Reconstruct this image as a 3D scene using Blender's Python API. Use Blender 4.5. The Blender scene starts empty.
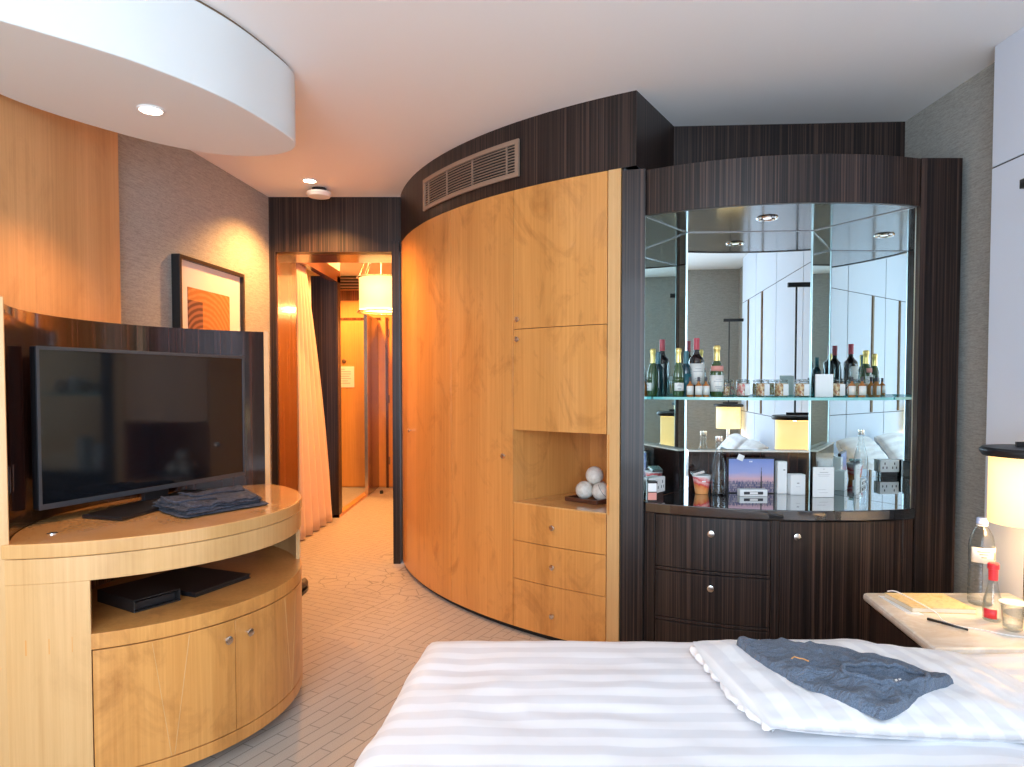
import bpy, math, random
from mathutils import Vector, Matrix, noise
random.seed(7)
S = bpy.context.scene
COL = S.collection
PI = math.pi
EYE = 1.35
CEIL = 2.735

# ------------------------------------------------------------------ materials
def mat(name, col=(.8,.8,.8), rough=.5, metal=0, spec=.5, coat=0, emit=None, es=0, sheen=0, alpha=1):
    m = bpy.data.materials.new(name); m.use_nodes = True
    b = m.node_tree.nodes['Principled BSDF']
    b.inputs['Base Color'].default_value = (*col, 1)
    b.inputs['Roughness'].default_value = rough
    b.inputs['Metallic'].default_value = metal
    b.inputs['Specular IOR Level'].default_value = spec
    b.inputs['Coat Weight'].default_value = coat
    b.inputs['Coat Roughness'].default_value = .08
    b.inputs['Sheen Weight'].default_value = sheen
    if emit:
        b.inputs['Emission Color'].default_value = (*emit, 1)
        b.inputs['Emission Strength'].default_value = es
    return m

class N:
    def __init__(s, m):
        s.m = m; s.t = m.node_tree; s.b = s.t.nodes['Principled BSDF']
        s.co = s.t.nodes.new('ShaderNodeTexCoord').outputs['Object']
    def n(s, typ, **kw):
        x = s.t.nodes.new(typ)
        for k, v in kw.items():
            if k in x.inputs: x.inputs[k].default_value = v
            else: setattr(x, k, v)
        return x
    def l(s, a, b): s.t.links.new(a, b)
    def map(s, scale=(1,1,1), rot=(0,0,0), loc=(0,0,0)):
        x = s.n('ShaderNodeMapping'); x.inputs['Scale'].default_value = scale
        x.inputs['Rotation'].default_value = rot; x.inputs['Location'].default_value = loc
        s.l(s.co, x.inputs['Vector']); return x.outputs['Vector']
    def noise(s, vec, scale=5, detail=4, rough=.6, dist=0):
        x = s.n('ShaderNodeTexNoise'); x.inputs['Scale'].default_value = scale
        x.inputs['Detail'].default_value = detail; x.inputs['Roughness'].default_value = rough
        x.inputs['Distortion'].default_value = dist
        s.l(vec, x.inputs['Vector']); return x.outputs['Fac']
    def ramp(s, fac, stops):
        x = s.n('ShaderNodeValToRGB'); e = x.color_ramp.elements
        while len(e) < len(stops): e.new(.5)
        for el, (p, c) in zip(e, stops): el.position = p; el.color = (*c, 1)
        s.l(fac, x.inputs['Fac']); return x.outputs['Color']
    def mix(s, fac, a, b, mode='MIX'):
        x = s.n('ShaderNodeMix', data_type='RGBA', blend_type=mode)
        if isinstance(fac, (int, float)): x.inputs[0].default_value = fac
        else: s.l(fac, x.inputs[0])
        for i, v in ((6, a), (7, b)):
            if isinstance(v, tuple): x.inputs[i].default_value = (*v, 1)
            else: s.l(v, x.inputs[i])
        return x.outputs[2]
    def math(s, op, a, b=0):
        x = s.n('ShaderNodeMath', operation=op)
        for i, v in ((0, a), (1, b)):
            if isinstance(v, (int, float)): x.inputs[i].default_value = v
            else: s.l(v, x.inputs[i])
        return x.outputs[0]
    def color(s, c): s.l(c, s.b.inputs['Base Color'])
    def bump(s, h, strength=.3, dist=.002):
        x = s.n('ShaderNodeBump'); x.inputs['Strength'].default_value = strength
        x.inputs['Distance'].default_value = dist
        s.l(h, x.inputs['Height']); s.l(x.outputs['Normal'], s.b.inputs['Normal'])

def blond(name, c1, c2, rough=.33, figure=.85, coat=.25):
    m = mat(name, c1, rough, coat=coat); k = N(m)
    fine = k.noise(k.map((70,70,1.2)), 1, 5, .7)
    fig = k.noise(k.map((2.6,2.6,1.5)), 1.6, 6, .65, 1.4)
    base = k.ramp(fine, [(.3, c2), (.7, c1)])
    knots = k.ramp(fig, [(.52, (1,1,1)), (.74, tuple(1-figure*x for x in (.45,.55,.65)))])
    # vertical veneer leaves, each a touch different
    bands = k.noise(k.map((3.3,3.3,.01)), 1.5, 0)
    tone = k.ramp(bands, [(.35, (.9,.88,.84)), (.6, (1,1,1))])
    k.color(k.mix(1, k.mix(.8, base, knots, 'MULTIPLY'), tone, 'MULTIPLY'))
    return m

def macassar(name, rough=.38, red=1.0, coat=.08, lo=(.010,.007,.007), hi=(.105,.062,.048), band_=.35):
    m = mat(name, lo, rough, coat=coat, spec=.38); k = N(m)
    f = k.noise(k.map((110,110,.35)), 1, 3, .75)
    g = k.noise(k.map((16,16,.1)), 1, 2, .5)
    c = k.ramp(f, [(.45, lo), (.58, tuple(.45*(a+b) for a, b in zip(lo, hi))), (.72, hi)])
    k.color(k.mix(band_, c, k.ramp(g, [(.35, (.6,.58,.6)), (.65, (1.1,1.0*red,.97))]), 'MULTIPLY'))
    return m

M = {}
M['blond'] = blond('blond_veneer', (.78,.38,.112), (.65,.285,.072))
M['blond_pale'] = blond('pale_sycamore_veneer', (.74,.455,.20), (.64,.36,.14), figure=.25)
M['blond_top'] = blond('console_top_veneer', (.72,.42,.17), (.64,.35,.13), .16, .2, .6)
M['wallwood'] = blond('wall_veneer', (.72,.42,.19), (.60,.33,.14), .4, .35, .1)
M['hallwood'] = blond('hall_veneer', (.74,.36,.10), (.62,.28,.07), .3, .2, .3)
M['maca'] = macassar('dark_macassar_veneer')
M['maca_gloss'] = macassar('polished_macassar', .14, 1.0, .7, (.010,.006,.006), (.085,.030,.020), .9)
M['redwood'] = macassar('reddish_dark_wood', .25, .7, .4, (.12,.045,.015), (.34,.15,.05), .8)
M['ceil'] = mat('ceiling_paint', (.88,.87,.86), .9)
k = N(M['ceil']); k.bump(k.noise(k.map((1,1,1)), 250, 2), .08, .001)
M['drumw'] = mat('drum_paint', (.76,.79,.79), .85)
def wallpaper(name, a, b):
    m = mat(name, a, .8, spec=.3); k = N(m)
    h = k.noise(k.map((14,14,150)), 1, 4, .7, .6)
    h2 = k.noise(k.map((60,60,260)), 1, 2, .6)
    s = k.math('ADD', k.math('MULTIPLY', h, .6), k.math('MULTIPLY', h2, .4))
    k.color(k.ramp(s, [(.4, b), (.6, a)])); k.bump(s, .5, .002)
    return m
M['paper'] = wallpaper('grasscloth_wallpaper', (.44,.44,.41), (.31,.31,.285))
M['white_panel'] = mat('fabric_wall_panel', (.66,.72,.82), .7, spec=.3)
k = N(M['white_panel']); f = k.noise(k.map((300,300,60)), 1, 2); k.bump(f, .25, .001)
M['seam'] = mat('seam_shadow_gap', (.05,.05,.05), .8)
M['bronze_trim'] = mat('bronze_trim', (.23,.15,.09), .35, .6)

m = M['carpet'] = mat('patterned_carpet', (.5,.45,.4), .95, spec=.1, sheen=.3); k = N(m)
def brick(vec, w, h, mortar, off=.5):
    b = k.n('ShaderNodeTexBrick'); b.offset = off
    b.inputs['Scale'].default_value = 1; b.inputs['Brick Width'].default_value = w
    b.inputs['Row Height'].default_value = h; b.inputs['Mortar Size'].default_value = mortar
    b.inputs['Mortar Smooth'].default_value = .2
    b.inputs['Color1'].default_value = (1,1,1,1); b.inputs['Color2'].default_value = (.93,.93,.93,1)
    b.inputs['Mortar'].default_value = (.35,.35,.35,1)
    k.l(vec, b.inputs['Vector']); return b.outputs['Color']
wob = k.n('ShaderNodeTexNoise'); wob.inputs['Scale'].default_value = 1.3
k.l(k.co, wob.inputs['Vector'])
wv = k.n('ShaderNodeVectorMath', operation='MULTIPLY_ADD'); k.l(wob.outputs['Color'], wv.inputs[0])
wv.inputs[1].default_value = (.05,.05,0); k.l(k.co, wv.inputs[2])
def rotd(vec, a):
    x = k.n('ShaderNodeMapping'); x.inputs['Rotation'].default_value = (0,0,a); k.l(vec, x.inputs['Vector']); return x.outputs['Vector']
b1 = brick(rotd(wv.outputs[0], math.radians(-62)), .23, .055, .0028)
b2 = brick(rotd(wv.outputs[0], math.radians(28)), .18, .06, .0028)
vo = k.n('ShaderNodeTexVoronoi', feature='DISTANCE_TO_EDGE'); vo.inputs['Scale'].default_value = 9; k.l(k.co, vo.inputs['Vector'])
ve = k.ramp(vo.outputs['Distance'], [(.015, (.4,.4,.4)), (.035, (1,1,1))])
sel = k.n('ShaderNodeTexVoronoi'); sel.inputs['Scale'].default_value = 1.6; k.l(k.co, sel.inputs['Vector'])
sepc = k.n('ShaderNodeSeparateColor'); k.l(sel.outputs['Color'], sepc.inputs[0])
gt = k.math('GREATER_THAN', sepc.outputs[0], .62); gt2 = k.math('GREATER_THAN', sepc.outputs[1], .72)
pat = k.mix(gt2, k.mix(gt, b1, b2), ve)
pile = k.noise(k.co, 420, 2)
base = k.ramp(pile, [(.3, (.36,.305,.245)), (.7, (.50,.43,.35))])
k.color(k.mix(.72, base, pat, 'MULTIPLY')); k.bump(pile, .5, .003)

def sheet(name, axis, period, c1, c2, wav=.5):
    m = mat(name, c1, .6, spec=.3, sheen=.2); k = N(m)
    sx = k.n('ShaderNodeSeparateXYZ'); k.l(k.co, sx.inputs[0])
    w = k.noise(k.map((1,1,1)), 2.2, 2)
    v = k.math('ADD', sx.outputs[axis], k.math('MULTIPLY', w, .02*wav))
    fr = k.math('FRACT', k.math('MULTIPLY', v, 1/period))
    tri = k.math('ABSOLUTE', k.math('SUBTRACT', fr, .5))
    k.color(k.ramp(tri, [(.22, c1), (.28, c2)]))  # stripe contrast of the weave's sheen put into the colour
    k.l(k.ramp(tri, [(.23, (.75,)*3), (.27, (.42,)*3)]), k.b.inputs['Roughness'])
    k.bump(k.noise(k.co, 500, 2), .1, .0008)
    return m
M['duvet'] = sheet('striped_sateen_duvet', 1, .078, (.80,.81,.84), (.70,.71,.745))
M['pillowc'] = sheet('striped_sateen_pillowcase', 0, .075, (.86,.87,.88), (.76,.77,.80))
M['white_cotton'] = mat('white_cotton', (.85,.85,.86), .7, sheen=.2)
m = M['shirt'] = mat('heather_grey_jersey', (.2,.23,.28), .95, sheen=.1); k = N(m); k.bump(k.noise(k.map((1,2.2,1), rot=(0,0,.5)), 16, 4, .55, 2.5), .9, .022)
k.color(k.ramp(k.noise(k.co, 600, 2, .8), [(.35, (.045,.068,.11)), (.65, (.17,.215,.285))]))
m = M['denim'] = mat('dark_denim', (.03,.04,.07), .95, sheen=.05); k = N(m); k.bump(k.noise(k.map((1,1,1), rot=(0,0,.6)), 38, 4, .6, 2), .8, .012)
k.color(k.ramp(k.noise(k.map((1,1,1)), 60, 5, .7), [(.38, (.018,.022,.040)), (.60, (.055,.065,.10)), (.78, (.16,.16,.18))]))
m = M['marble'] = mat('cream_marble', (.8,.74,.66), .18, coat=.3); k = N(m)
k.color(k.ramp(k.noise(k.map((1,2,1)), 5, 8, .65, 1.5), [(.4, (.80,.76,.70)), (.58, (.70,.62,.52)), (.7, (.82,.78,.72))]))
M['mirror'] = mat('mirror_glass', (.80,.88,.88), .0, 1.0)
M['mirror_bevel'] = mat('mirror_bevelled_edge', (.50,.62,.64), .3, 1.0)
M['black_gran'] = mat('polished_black_granite', (.012,.014,.018), .03, spec=.7, coat=1)
k = N(M['black_gran']); k.b.inputs['Coat Roughness'].default_value = .02
k.b.inputs['Coat IOR'].default_value = 1.9
M['black_edge'] = mat('dark_polished_edge', (.03,.032,.038), .25)
M['black'] = mat('matt_black_metal', (.012,.012,.013), .4)
M['blackplastic'] = mat('black_plastic', (.012,.012,.014), .3)
m = M['leather'] = mat('black_leather', (.015,.013,.013), .45); k = N(m); k.bump(k.noise(k.co, 250, 3), .4, .002)
M['bezel'] = mat('grey_bezel', (.10,.11,.13), .3, .6)
M['screen'] = mat('tv_screen', (.004,.006,.009), .07, spec=.55)
M['steel'] = mat('brushed_steel', (.75,.74,.72), .25, 1.0)
M['chrome'] = mat('chrome', (.9,.88,.85), .08, 1.0)
M['ventm'] = mat('tan_vent_metal', (.36,.26,.19), .45, .2)
M['ventdark'] = mat('vent_cavity', (.02,.018,.016), .9)
M['shade'] = mat('warm_lampshade', (.95,.80,.50), .8, emit=(1,.66,.26), es=.72)
M['pshade'] = mat('pendant_shade_silk', (.95,.85,.6), .8, emit=(1,.68,.24), es=.75)
M['bulb'] = mat('glowing_lamp', (1,1,1), .5, emit=(1,.85,.62), es=14)
M['bulbcool'] = mat('dim_lamp_lens', (.9,.9,.9), .3, emit=(.9,.95,1), es=.6)
M['whitep'] = mat('white_plastic', (.85,.85,.84), .4)
M['paperw'] = mat('white_card', (.84,.87,.88), .6)
M['curtain'] = mat('peach_linen_curtain', (.72,.57,.45), .9, sheen=.5)
k = N(M['curtain']); f = k.noise(k.map((90,90,300)), 1, 3); k.bump(f, .4, .002)
M['greycurt'] = mat('grey_sheer_lining', (.55,.56,.6), .9)
m = M['ivory'] = mat('ivory_shell_ball', (.74,.73,.67), .45); k = N(m)
k.color(k.ramp(k.noise(k.co, 45, 5, .7), [(.35, (.80,.79,.73)), (.62, (.66,.64,.57)), (.75, (.45,.44,.40))]))
M['gold'] = mat('gold_foil', (.82,.62,.22), .28, .85)
M['redcap'] = mat('red_capsule', (.42,.03,.05), .35)
M['brightred'] = mat('bright_red_cap', (.75,.04,.05), .35)
M['tealcap'] = mat('teal_capsule', (.02,.12,.15), .3)
M['winegl'] = mat('dark_wine_glass', (.012,.008,.010), .06, coat=.8)
M['greengl'] = mat('green_champagne_glass', (.035,.075,.018), .06, coat=.8)
M['tealgl'] = mat('teal_dark_glass', (.01,.045,.06), .07, coat=.8)
M['amber'] = mat('amber_spirit', (.42,.15,.03), .08, coat=.6)
M['label'] = mat('cream_paper_label', (.80,.79,.74), .6)
M['labelrose'] = mat('rose_label', (.70,.30,.25), .5)
M['ink'] = mat('dark_ink', (.05,.05,.06), .6)
M['greyink'] = mat('grey_ink', (.35,.36,.38), .6)
M['orangeink'] = mat('orange_print', (.75,.35,.10), .6)
M['whiteink'] = mat('white_print', (.9,.9,.9), .6)
M['blue'] = mat('blue_cap', (.15,.28,.75), .4)
M['brownleather'] = mat('brown_tray_leather', (.10,.035,.02), .3, coat=.3)
m = M['nuts'] = mat('mixed_snacks', (.6,.4,.2), .7); k = N(m)
vo = k.n('ShaderNodeTexVoronoi'); vo.inputs['Scale'].default_value = 110; k.l(k.co, vo.inputs['Vector'])
sc_ = k.n('ShaderNodeSeparateColor'); k.l(vo.outputs['Color'], sc_.inputs[0])
k.color(k.ramp(sc_.outputs[0], [(0, (.45,.16,.07)), (.35, (.72,.48,.22)), (.7, (.85,.72,.48)), (1, (.25,.10,.05))]))
m = M['candy'] = mat('pink_candy', (.7,.3,.3), .6); k = N(m)
vo = k.n('ShaderNodeTexVoronoi'); vo.inputs['Scale'].default_value = 110; k.l(k.co, vo.inputs['Vector'])
sc_ = k.n('ShaderNodeSeparateColor'); k.l(vo.outputs['Color'], sc_.inputs[0])
k.color(k.ramp(sc_.outputs[0], [(0, (.75,.15,.15)), (.4, (.85,.45,.40)), (.75, (.85,.75,.6)), (1, (.4,.12,.1))]))
m = M['noodle'] = mat('red_orange_cup_print', (.7,.1,.05), .45); k = N(m)
sx = k.n('ShaderNodeSeparateXYZ'); k.l(k.co, sx.inputs[0])
z = k.math('ADD', sx.outputs[2], k.math('MULTIPLY', sx.outputs[0], .3))
z = k.math('ADD', z, k.math('MULTIPLY', k.noise(k.co, 60, 3), .03))
k.color(k.ramp(k.math('MULTIPLY', z, 9), [(.3, (.85,.36,.12)), (.48, (.80,.22,.06)), (.55, (.72,.03,.05)), (.68, (.9,.5,.45)), (.75, (.72,.03,.05)), (.95, (.85,.80,.78))]))
m = M['tanbook'] = mat('yellow_marbled_cover', (.7,.55,.3), .5); k = N(m)
k.color(k.ramp(k.noise(k.co, 30, 5, .6, 1), [(.35, (.62,.46,.20)), (.55, (.74,.60,.34)), (.72, (.55,.42,.24))]))
M['pages'] = mat('page_edges', (.80,.72,.58), .7)

def thin_glass(name, tint=(1,1,1), edge=(.6,.8,.82), refl=1.0):
    m = bpy.data.materials.new(name); m.use_nodes = True; t = m.node_tree; t.nodes.clear()
    out = t.nodes.new('ShaderNodeOutputMaterial'); lw = t.nodes.new('ShaderNodeLayerWeight'); lw.inputs['Blend'].default_value = .45
    cm = t.nodes.new('ShaderNodeMix'); cm.data_type = 'RGBA'; cm.inputs[6].default_value = (*tint, 1); cm.inputs[7].default_value = (*edge, 1)
    t.links.new(lw.outputs['Facing'], cm.inputs[0])
    tr = t.nodes.new('ShaderNodeBsdfTransparent'); t.links.new(cm.outputs[2], tr.inputs['Color'])
    gl = t.nodes.new('ShaderNodeBsdfGlossy'); gl.inputs['Roughness'].default_value = .03
    pw = t.nodes.new('ShaderNodeMath'); pw.operation = 'POWER'; pw.inputs[1].default_value = 3; t.links.new(lw.outputs['Facing'], pw.inputs[0])
    ml = t.nodes.new('ShaderNodeMath'); ml.operation = 'MULTIPLY_ADD'; ml.inputs[1].default_value = .45*refl; ml.inputs[2].default_value = .035; t.links.new(pw.outputs[0], ml.inputs[0])
    mx = t.nodes.new('ShaderNodeMixShader'); t.links.new(ml.outputs[0], mx.inputs[0])
    t.links.new(tr.outputs[0], mx.inputs[1]); t.links.new(gl.outputs[0], mx.inputs[2]); t.links.new(mx.outputs[0], out.inputs[0])
    return m
M['glass'] = thin_glass('clear_glass', (.98,.99,.99), (.62,.68,.70), 1.3)
M['shelfglass'] = thin_glass('shelf_glass', (.80,.93,.92), (.35,.72,.72), 1.2)
M['shelfedge'] = mat('green_glass_edge', (.25,.62,.62), .15, coat=.5)
M['water'] = thin_glass('still_water', (.97,.985,1.0), (.85,.90,.95), 1.0)
M['pane'] = thin_glass('window_glass', (.97,.98,1), (.9,.95,1), 1)

# ------------------------------------------------------------------ mesh tools
class MB:
    def __init__(s): s.v = []; s.f = []
    def add(s, vs, fs):
        o = len(s.v); s.v += [tuple(v) for v in vs]; s.f += [tuple(i+o for i in f) for f in fs]; return s
    def box(s, x0, x1, y0, y1, z0, z1):
        return s.prism([(x0,y0),(x1,y0),(x1,y1),(x0,y1)], z0, z1)
    def prism(s, poly, z0, z1):
        a = sum(poly[i][0]*poly[(i+1)%len(poly)][1]-poly[(i+1)%len(poly)][0]*poly[i][1] for i in range(len(poly)))
        if a < 0: poly = poly[::-1]
        n = len(poly)
        z0f = z0 if callable(z0) else (lambda x, y: z0); z1f = z1 if callable(z1) else (lambda x, y: z1)
        vs = [(x, y, z0f(x,y)) for x, y in poly] + [(x, y, z1f(x,y)) for x, y in poly]
        return s.add(vs, [tuple(range(n))[::-1], tuple(range(n, 2*n))] + [(i, (i+1)%n, n+(i+1)%n, n+i) for i in range(n)])
    def lathe(s, prof, c=(0,0,0), seg=28, a0=0, a1=2*PI, sx=1, sy=1, cap=True):
        full = abs(a1-a0-2*PI) < 1e-6; cols = seg if full else seg+1
        vs = [(c[0]+r*sx*math.cos(a0+(a1-a0)*i/seg), c[1]+r*sy*math.sin(a0+(a1-a0)*i/seg), c[2]+z) for r, z in prof for i in range(cols)]
        fs = []
        for j in range(len(prof)-1):
            for i in range(seg):
                i2 = (i+1) % cols
                fs.append((j*cols+i, j*cols+i2, (j+1)*cols+i2, (j+1)*cols+i))
        if full and cap:
            if prof[0][0] > 1e-4: fs.append(tuple(range(cols))[::-1])
            if prof[-1][0] > 1e-4: fs.append(tuple((len(prof)-1)*cols+i for i in range(cols)))
        return s.add(vs, fs)
    def tube(s, pts, r, seg=8):
        pts = [Vector(p) for p in pts]; rings = []
        prev = None
        for i, p in enumerate(pts):
            t = (pts[min(i+1, len(pts)-1)]-pts[max(i-1, 0)]).normalized()
            u = t.cross(Vector((0,0,1)))
            if u.length < .05: u = t.cross(Vector((1,0,0)))
            u.normalize()
            if prev is not None and prev.dot(u) < 0: u = -u
            prev = u; w = t.cross(u)
            rr = r[i] if isinstance(r, (list, tuple)) else r
            rings.append([p+u*rr*math.cos(2*PI*j/seg)+w*rr*math.sin(2*PI*j/seg) for j in range(seg)])
        vs = [v for g in rings for v in g]; fs = []
        for i in range(len(rings)-1):
            for j in range(seg):
                fs.append((i*seg+j, i*seg+(j+1)%seg, (i+1)*seg+(j+1)%seg, (i+1)*seg+j))
        fs += [tuple(range(seg))[::-1], tuple((len(rings)-1)*seg+j for j in range(seg))]
        return s.add(vs, fs)
    def grid(s, fn, nu, nv):
        vs = [fn(i/nu, j/nv) for j in range(nv+1) for i in range(nu+1)]
        return s.add(vs, [(j*(nu+1)+i, j*(nu+1)+i+1, (j+1)*(nu+1)+i+1, (j+1)*(nu+1)+i) for j in range(nv) for i in range(nu)])
    def xf(s, mtx, start=0):
        s.v = s.v[:start]+[tuple(mtx @ Vector(v)) for v in s.v[start:]]; return s
    def build(s, name, material, parent=None, bevel=0, smooth=False, sub=0, solid=0, recalc=False):
        off = Vector(parent_world(parent)) if parent else Vector((0,0,0))
        me = bpy.data.meshes.new(name); me.from_pydata([tuple(Vector(v)-off) for v in s.v], [], s.f); me.update()
        if recalc or True:
            import bmesh
            b = bmesh.new(); b.from_mesh(me); bmesh.ops.recalc_face_normals(b, faces=b.faces); b.to_mesh(me); b.free()
        o = bpy.data.objects.new(name, me); COL.objects.link(o); me.materials.append(M[material] if isinstance(material, str) else material)
        if parent: o.parent = parent
        if smooth:
            for p in me.polygons: p.use_smooth = True
        if solid:
            md = o.modifiers.new('solid', 'SOLIDIFY'); md.thickness = solid; md.offset = 0
        if bevel:
            md = o.modifiers.new('bevel', 'BEVEL'); md.width = bevel; md.segments = 2; md.limit_method = 'ANGLE'; md.angle_limit = math.radians(35)
        if sub:
            md = o.modifiers.new('sub', 'SUBSURF'); md.levels = sub; md.render_levels = sub
        if smooth == 'auto':
            pass
        return o

def parent_world(p):
    v = Vector((0,0,0))
    while p: v += p.location; p = p.parent
    return v
def thing(name, label, cat, loc=(0,0,0), group=None):
    o = bpy.data.objects.new(name, None); COL.objects.link(o); o.location = loc; o.empty_display_size = .1
    return tag(o, label, cat, group)
def tag(o, label=None, cat=None, group=None, kind=None):
    if label: o['label'] = label
    if cat: o['category'] = cat
    if group: o['group'] = group
    if kind: o['kind'] = kind
    return o
def struct(o, label=None): o['kind'] = 'structure'; return tag(o, label, 'room part') if label else o
def autosmooth(o, ang=35):
    me = o.data
    for p in me.polygons: p.use_smooth = True
    try: me.set_sharp_from_angle(angle=math.radians(ang))
    except Exception: pass
    return o
def arc(c, r, a0, a1, n):   # degrees
    return [(c[0]+r*math.cos(math.radians(a0+(a1-a0)*i/n)), c[1]+r*math.sin(math.radians(a0+(a1-a0)*i/n))) for i in range(n+1)]
def band(c, r0, r1, a0, a1, n=None):   # polygon between two radii
    n = n or max(2, int(abs(a1-a0)/2)+1)
    return arc(c, r0, a0, a1, n)+arc(c, r1, a0, a1, n)[::-1]
def cat_rom(P, n=8, closed=False):
    out = []; L = len(P); rng = range(L if closed else L-1)
    for i in rng:
        g = (lambda q: P[q % L]) if closed else (lambda q: P[max(0, min(L-1, q))])
        p0, p1, p2, p3 = g(i-1), g(i), g(i+1), g(i+2)
        for j in range(n):
            t = j/n
            out.append(tuple(.5*((2*b)+(-a+c)*t+(2*a-5*b+4*c-d)*t*t+(-a+3*b-3*c+d)*t**3) for a, b, c, d in zip(p0, p1, p2, p3)))
    if not closed: out.append(tuple(P[-1]))
    return out
def nz(x, y, z=0, s=1): return noise.noise(Vector((x*s, y*s, z)))
def knob(parent, x, y, z, dx, dy, name='knob', m='steel', r=.0145, ln=.024):
    d = Vector((dx, dy, 0)).normalized(); b = MB()
    b.lathe([(.0045, 0), (.0045, ln*.55), (r, ln*.65), (r, ln*.95), (r*.8, ln)], seg=16)
    rot = Vector((0,0,1)).rotation_difference(d).to_matrix().to_4x4()
    b.xf(Matrix.Translation((x, y, z)) @ rot)
    return autosmooth(b.build(name, m, parent))

# ------------------------------------------------------------------ room shell
struct(MB().box(-2.6, 2.2, -1.3, 9.3, -.1, 0).build('floor', 'carpet'), 'beige carpet with thin dark geometric lines')
struct(MB().box(-2.6, 2.2, -1.3, 9.3, CEIL, CEIL+.1).build('ceiling', 'ceil'), 'smooth off-white ceiling')
struct(MB().prism([(-1.81,5.25),(-1.98,3.49),(-2.0,3.2),(-2.0,-1.15),(-2.2,-1.15),(-2.2,5.25)], 0, CEIL).build('wall_left', 'paper'), 'grasscloth papered wall on the television side')
struct(MB().box(-1.999, -1.925, -1.15, 3.46, 0, CEIL).build('wall_left_panel', 'wallwood'), 'blond veneer wall panel behind the television console')
struct(MB().box(2.08, 2.2, -1.15, 3.9, 0, CEIL).build('wall_right', 'paper'), 'grey-green grasscloth wall beside the bar')
# back wall with window opening
bw = MB().box(-2.0, -1.75, -1.3, -1.15, 0, CEIL).box(.85, 2.08, -1.3, -1.15, 0, CEIL).box(-1.75, .85, -1.3, -1.15, 0, .35).box(-1.75, .85, -1.3, -1.15, 2.6, CEIL)
struct(bw.build('wall_back', 'paper'))
wf = MB()
for x in (-1.75, -.9, -.02, .81): wf.box(x, x+.04, -1.27, -1.2, .35, 2.6)
for z in (.35, 1.0, 2.56): wf.box(-1.75, .85, -1.27, -1.2, z, z+.04)
wo = struct(wf.build('window_1', 'black'))
struct(MB().box(-1.74, .84, -1.245, -1.235, .36, 2.58).build('window_pane', 'pane', wo))

# upper dark bulkhead that follows the wardrobe curve
WC, WR = (1.9515, 5.8549), 2.848
A_END = 241.4
bh = band(WC, WR, WR-.3, 193.3, A_END, 24)
e = arc(WC, WR, A_END, A_END, 1)[0]
o = MB().prism(band(WC, WR, WR-.06, 193.3, A_END, 24), 2.383, CEIL).prism([e, (.873,3.82), (.80,3.90), (e[0]-.05,e[1]+.03)], 2.383, CEIL).build('wall_bulkhead', 'maca')
struct(o, 'curved dark veneer bulkhead between wardrobe and ceiling')
struct(MB().prism([(.873,3.82),(2.08,3.75),(2.08,3.90),(.80,3.90)], 0, CEIL).build('wall_bar', 'maca'), 'dark veneer wall above and behind the bar cabinet')

# hall portal
HB = 2.33
struct(MB().box(-1.81, -.79, 5.25, 5.36, HB, CEIL).build('wall_header', 'maca'), 'dark veneer header above the hall opening')
struct(MB().box(-1.81, -1.762, 5.249, 5.27, 0, HB).build('trim_1', 'maca'))
struct(MB().box(-.888, -.835, 5.20, 5.32, 0, 2.40).build('trim_2', 'maca'), 'dark veneer post between the hall opening and wardrobe')
struct(MB().box(-1.90, -1.756, 5.271, 5.72, 0, HB).build('trim_3', 'redwood'))
struct(MB().box(-1.756, -.86, 5.36, 5.72, HB, HB+.06).box(-1.756,-.86,5.66,5.72,HB+.06,CEIL).build('trim_4', 'redwood'))
struct(MB().box(-.86, -.80, 5.33, 9.1, 0, CEIL).build('wall_hall_right', 'hallwood'), 'veneered right wall of the hall')
struct(MB().box(-2.45, -2.35, 5.25, 9.1, 0, CEIL).build('wall_hall_left', 'paper'))
struct(MB().box(-2.5, -.8, 9.1, 9.25, 0, CEIL).build('wall_hall_end', 'hallwood'), 'blond veneer wall at the end of the hall')
struct(MB().box(-2.0, -1.737, 7.0, 7.12, 0, 2.42).build('trim_5', 'maca'), 'dark glossy pier beside the curtain in the hall')
struct(MB().box(-1.80, -1.737, 5.72, 7.12, 2.36, 2.48).build('trim_6', 'redwood'), 'stained wood beam over the curtain in the hall')
struct(MB().box(-1.80, -1.74, 5.72, 7.12, 2.48, CEIL).build('wall_hall_beam', 'ceil'))
struct(MB().box(-1.80, -1.735, 7.0, 9.04, 0, .03).build('trim_7', 'blond'))
# end wall door details
struct(MB().box(-2.35, -1.7, 9.07, 9.1, 2.17, 2.20).box(-2.35, -1.7, 9.08, 9.1, 2.42, 2.55).build('trim_8', 'redwood'))
d1 = struct(MB().box(-2.32, -1.62, 9.06, 9.098, .01, 2.16).build('door_1', 'hallwood', bevel=.004), 'blond entrance door at the end of the hall with a paper notice')
b = MB().lathe([(.028, 0), (.028, .012), (.018, .02)], seg=16); b.xf(Matrix.Translation((-2.17, 9.06, 1.64)) @ Matrix.Rotation(PI/2, 4, 'X'))
struct(b.build('door_viewer', 'bronze_trim', d1))
d2 = struct(MB().box(-1.60, -.95, 9.06, 9.098, .01, 2.16).build('door_2', 'hallwood', bevel=.004))
struct(MB().box(-1.63, -1.60, 9.04, 9.1, 0, 2.2).build('trim_9', 'redwood'))
for z in (.3, 1.1, 1.95): struct(MB().box(-1.598, -1.58, 9.05, 9.062, z, z+.1).build('door_hinge', 'bronze_trim', d2))
n = tag(MB().box(-2.25, -2.04, 9.052, 9.059, 1.30, 1.57).build('door_notice', 'label'), 'cream paper notice fixed to the entrance door', 'notice')
t = MB()
for i, w in enumerate((.06, .14, .14, .12, .14, .1, .13)): t.box(-2.22, -2.22+w, 9.050, 9.052, 1.53-i*.03, 1.537-i*.03)
t.build('lettering', 'greyink', n)
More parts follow.
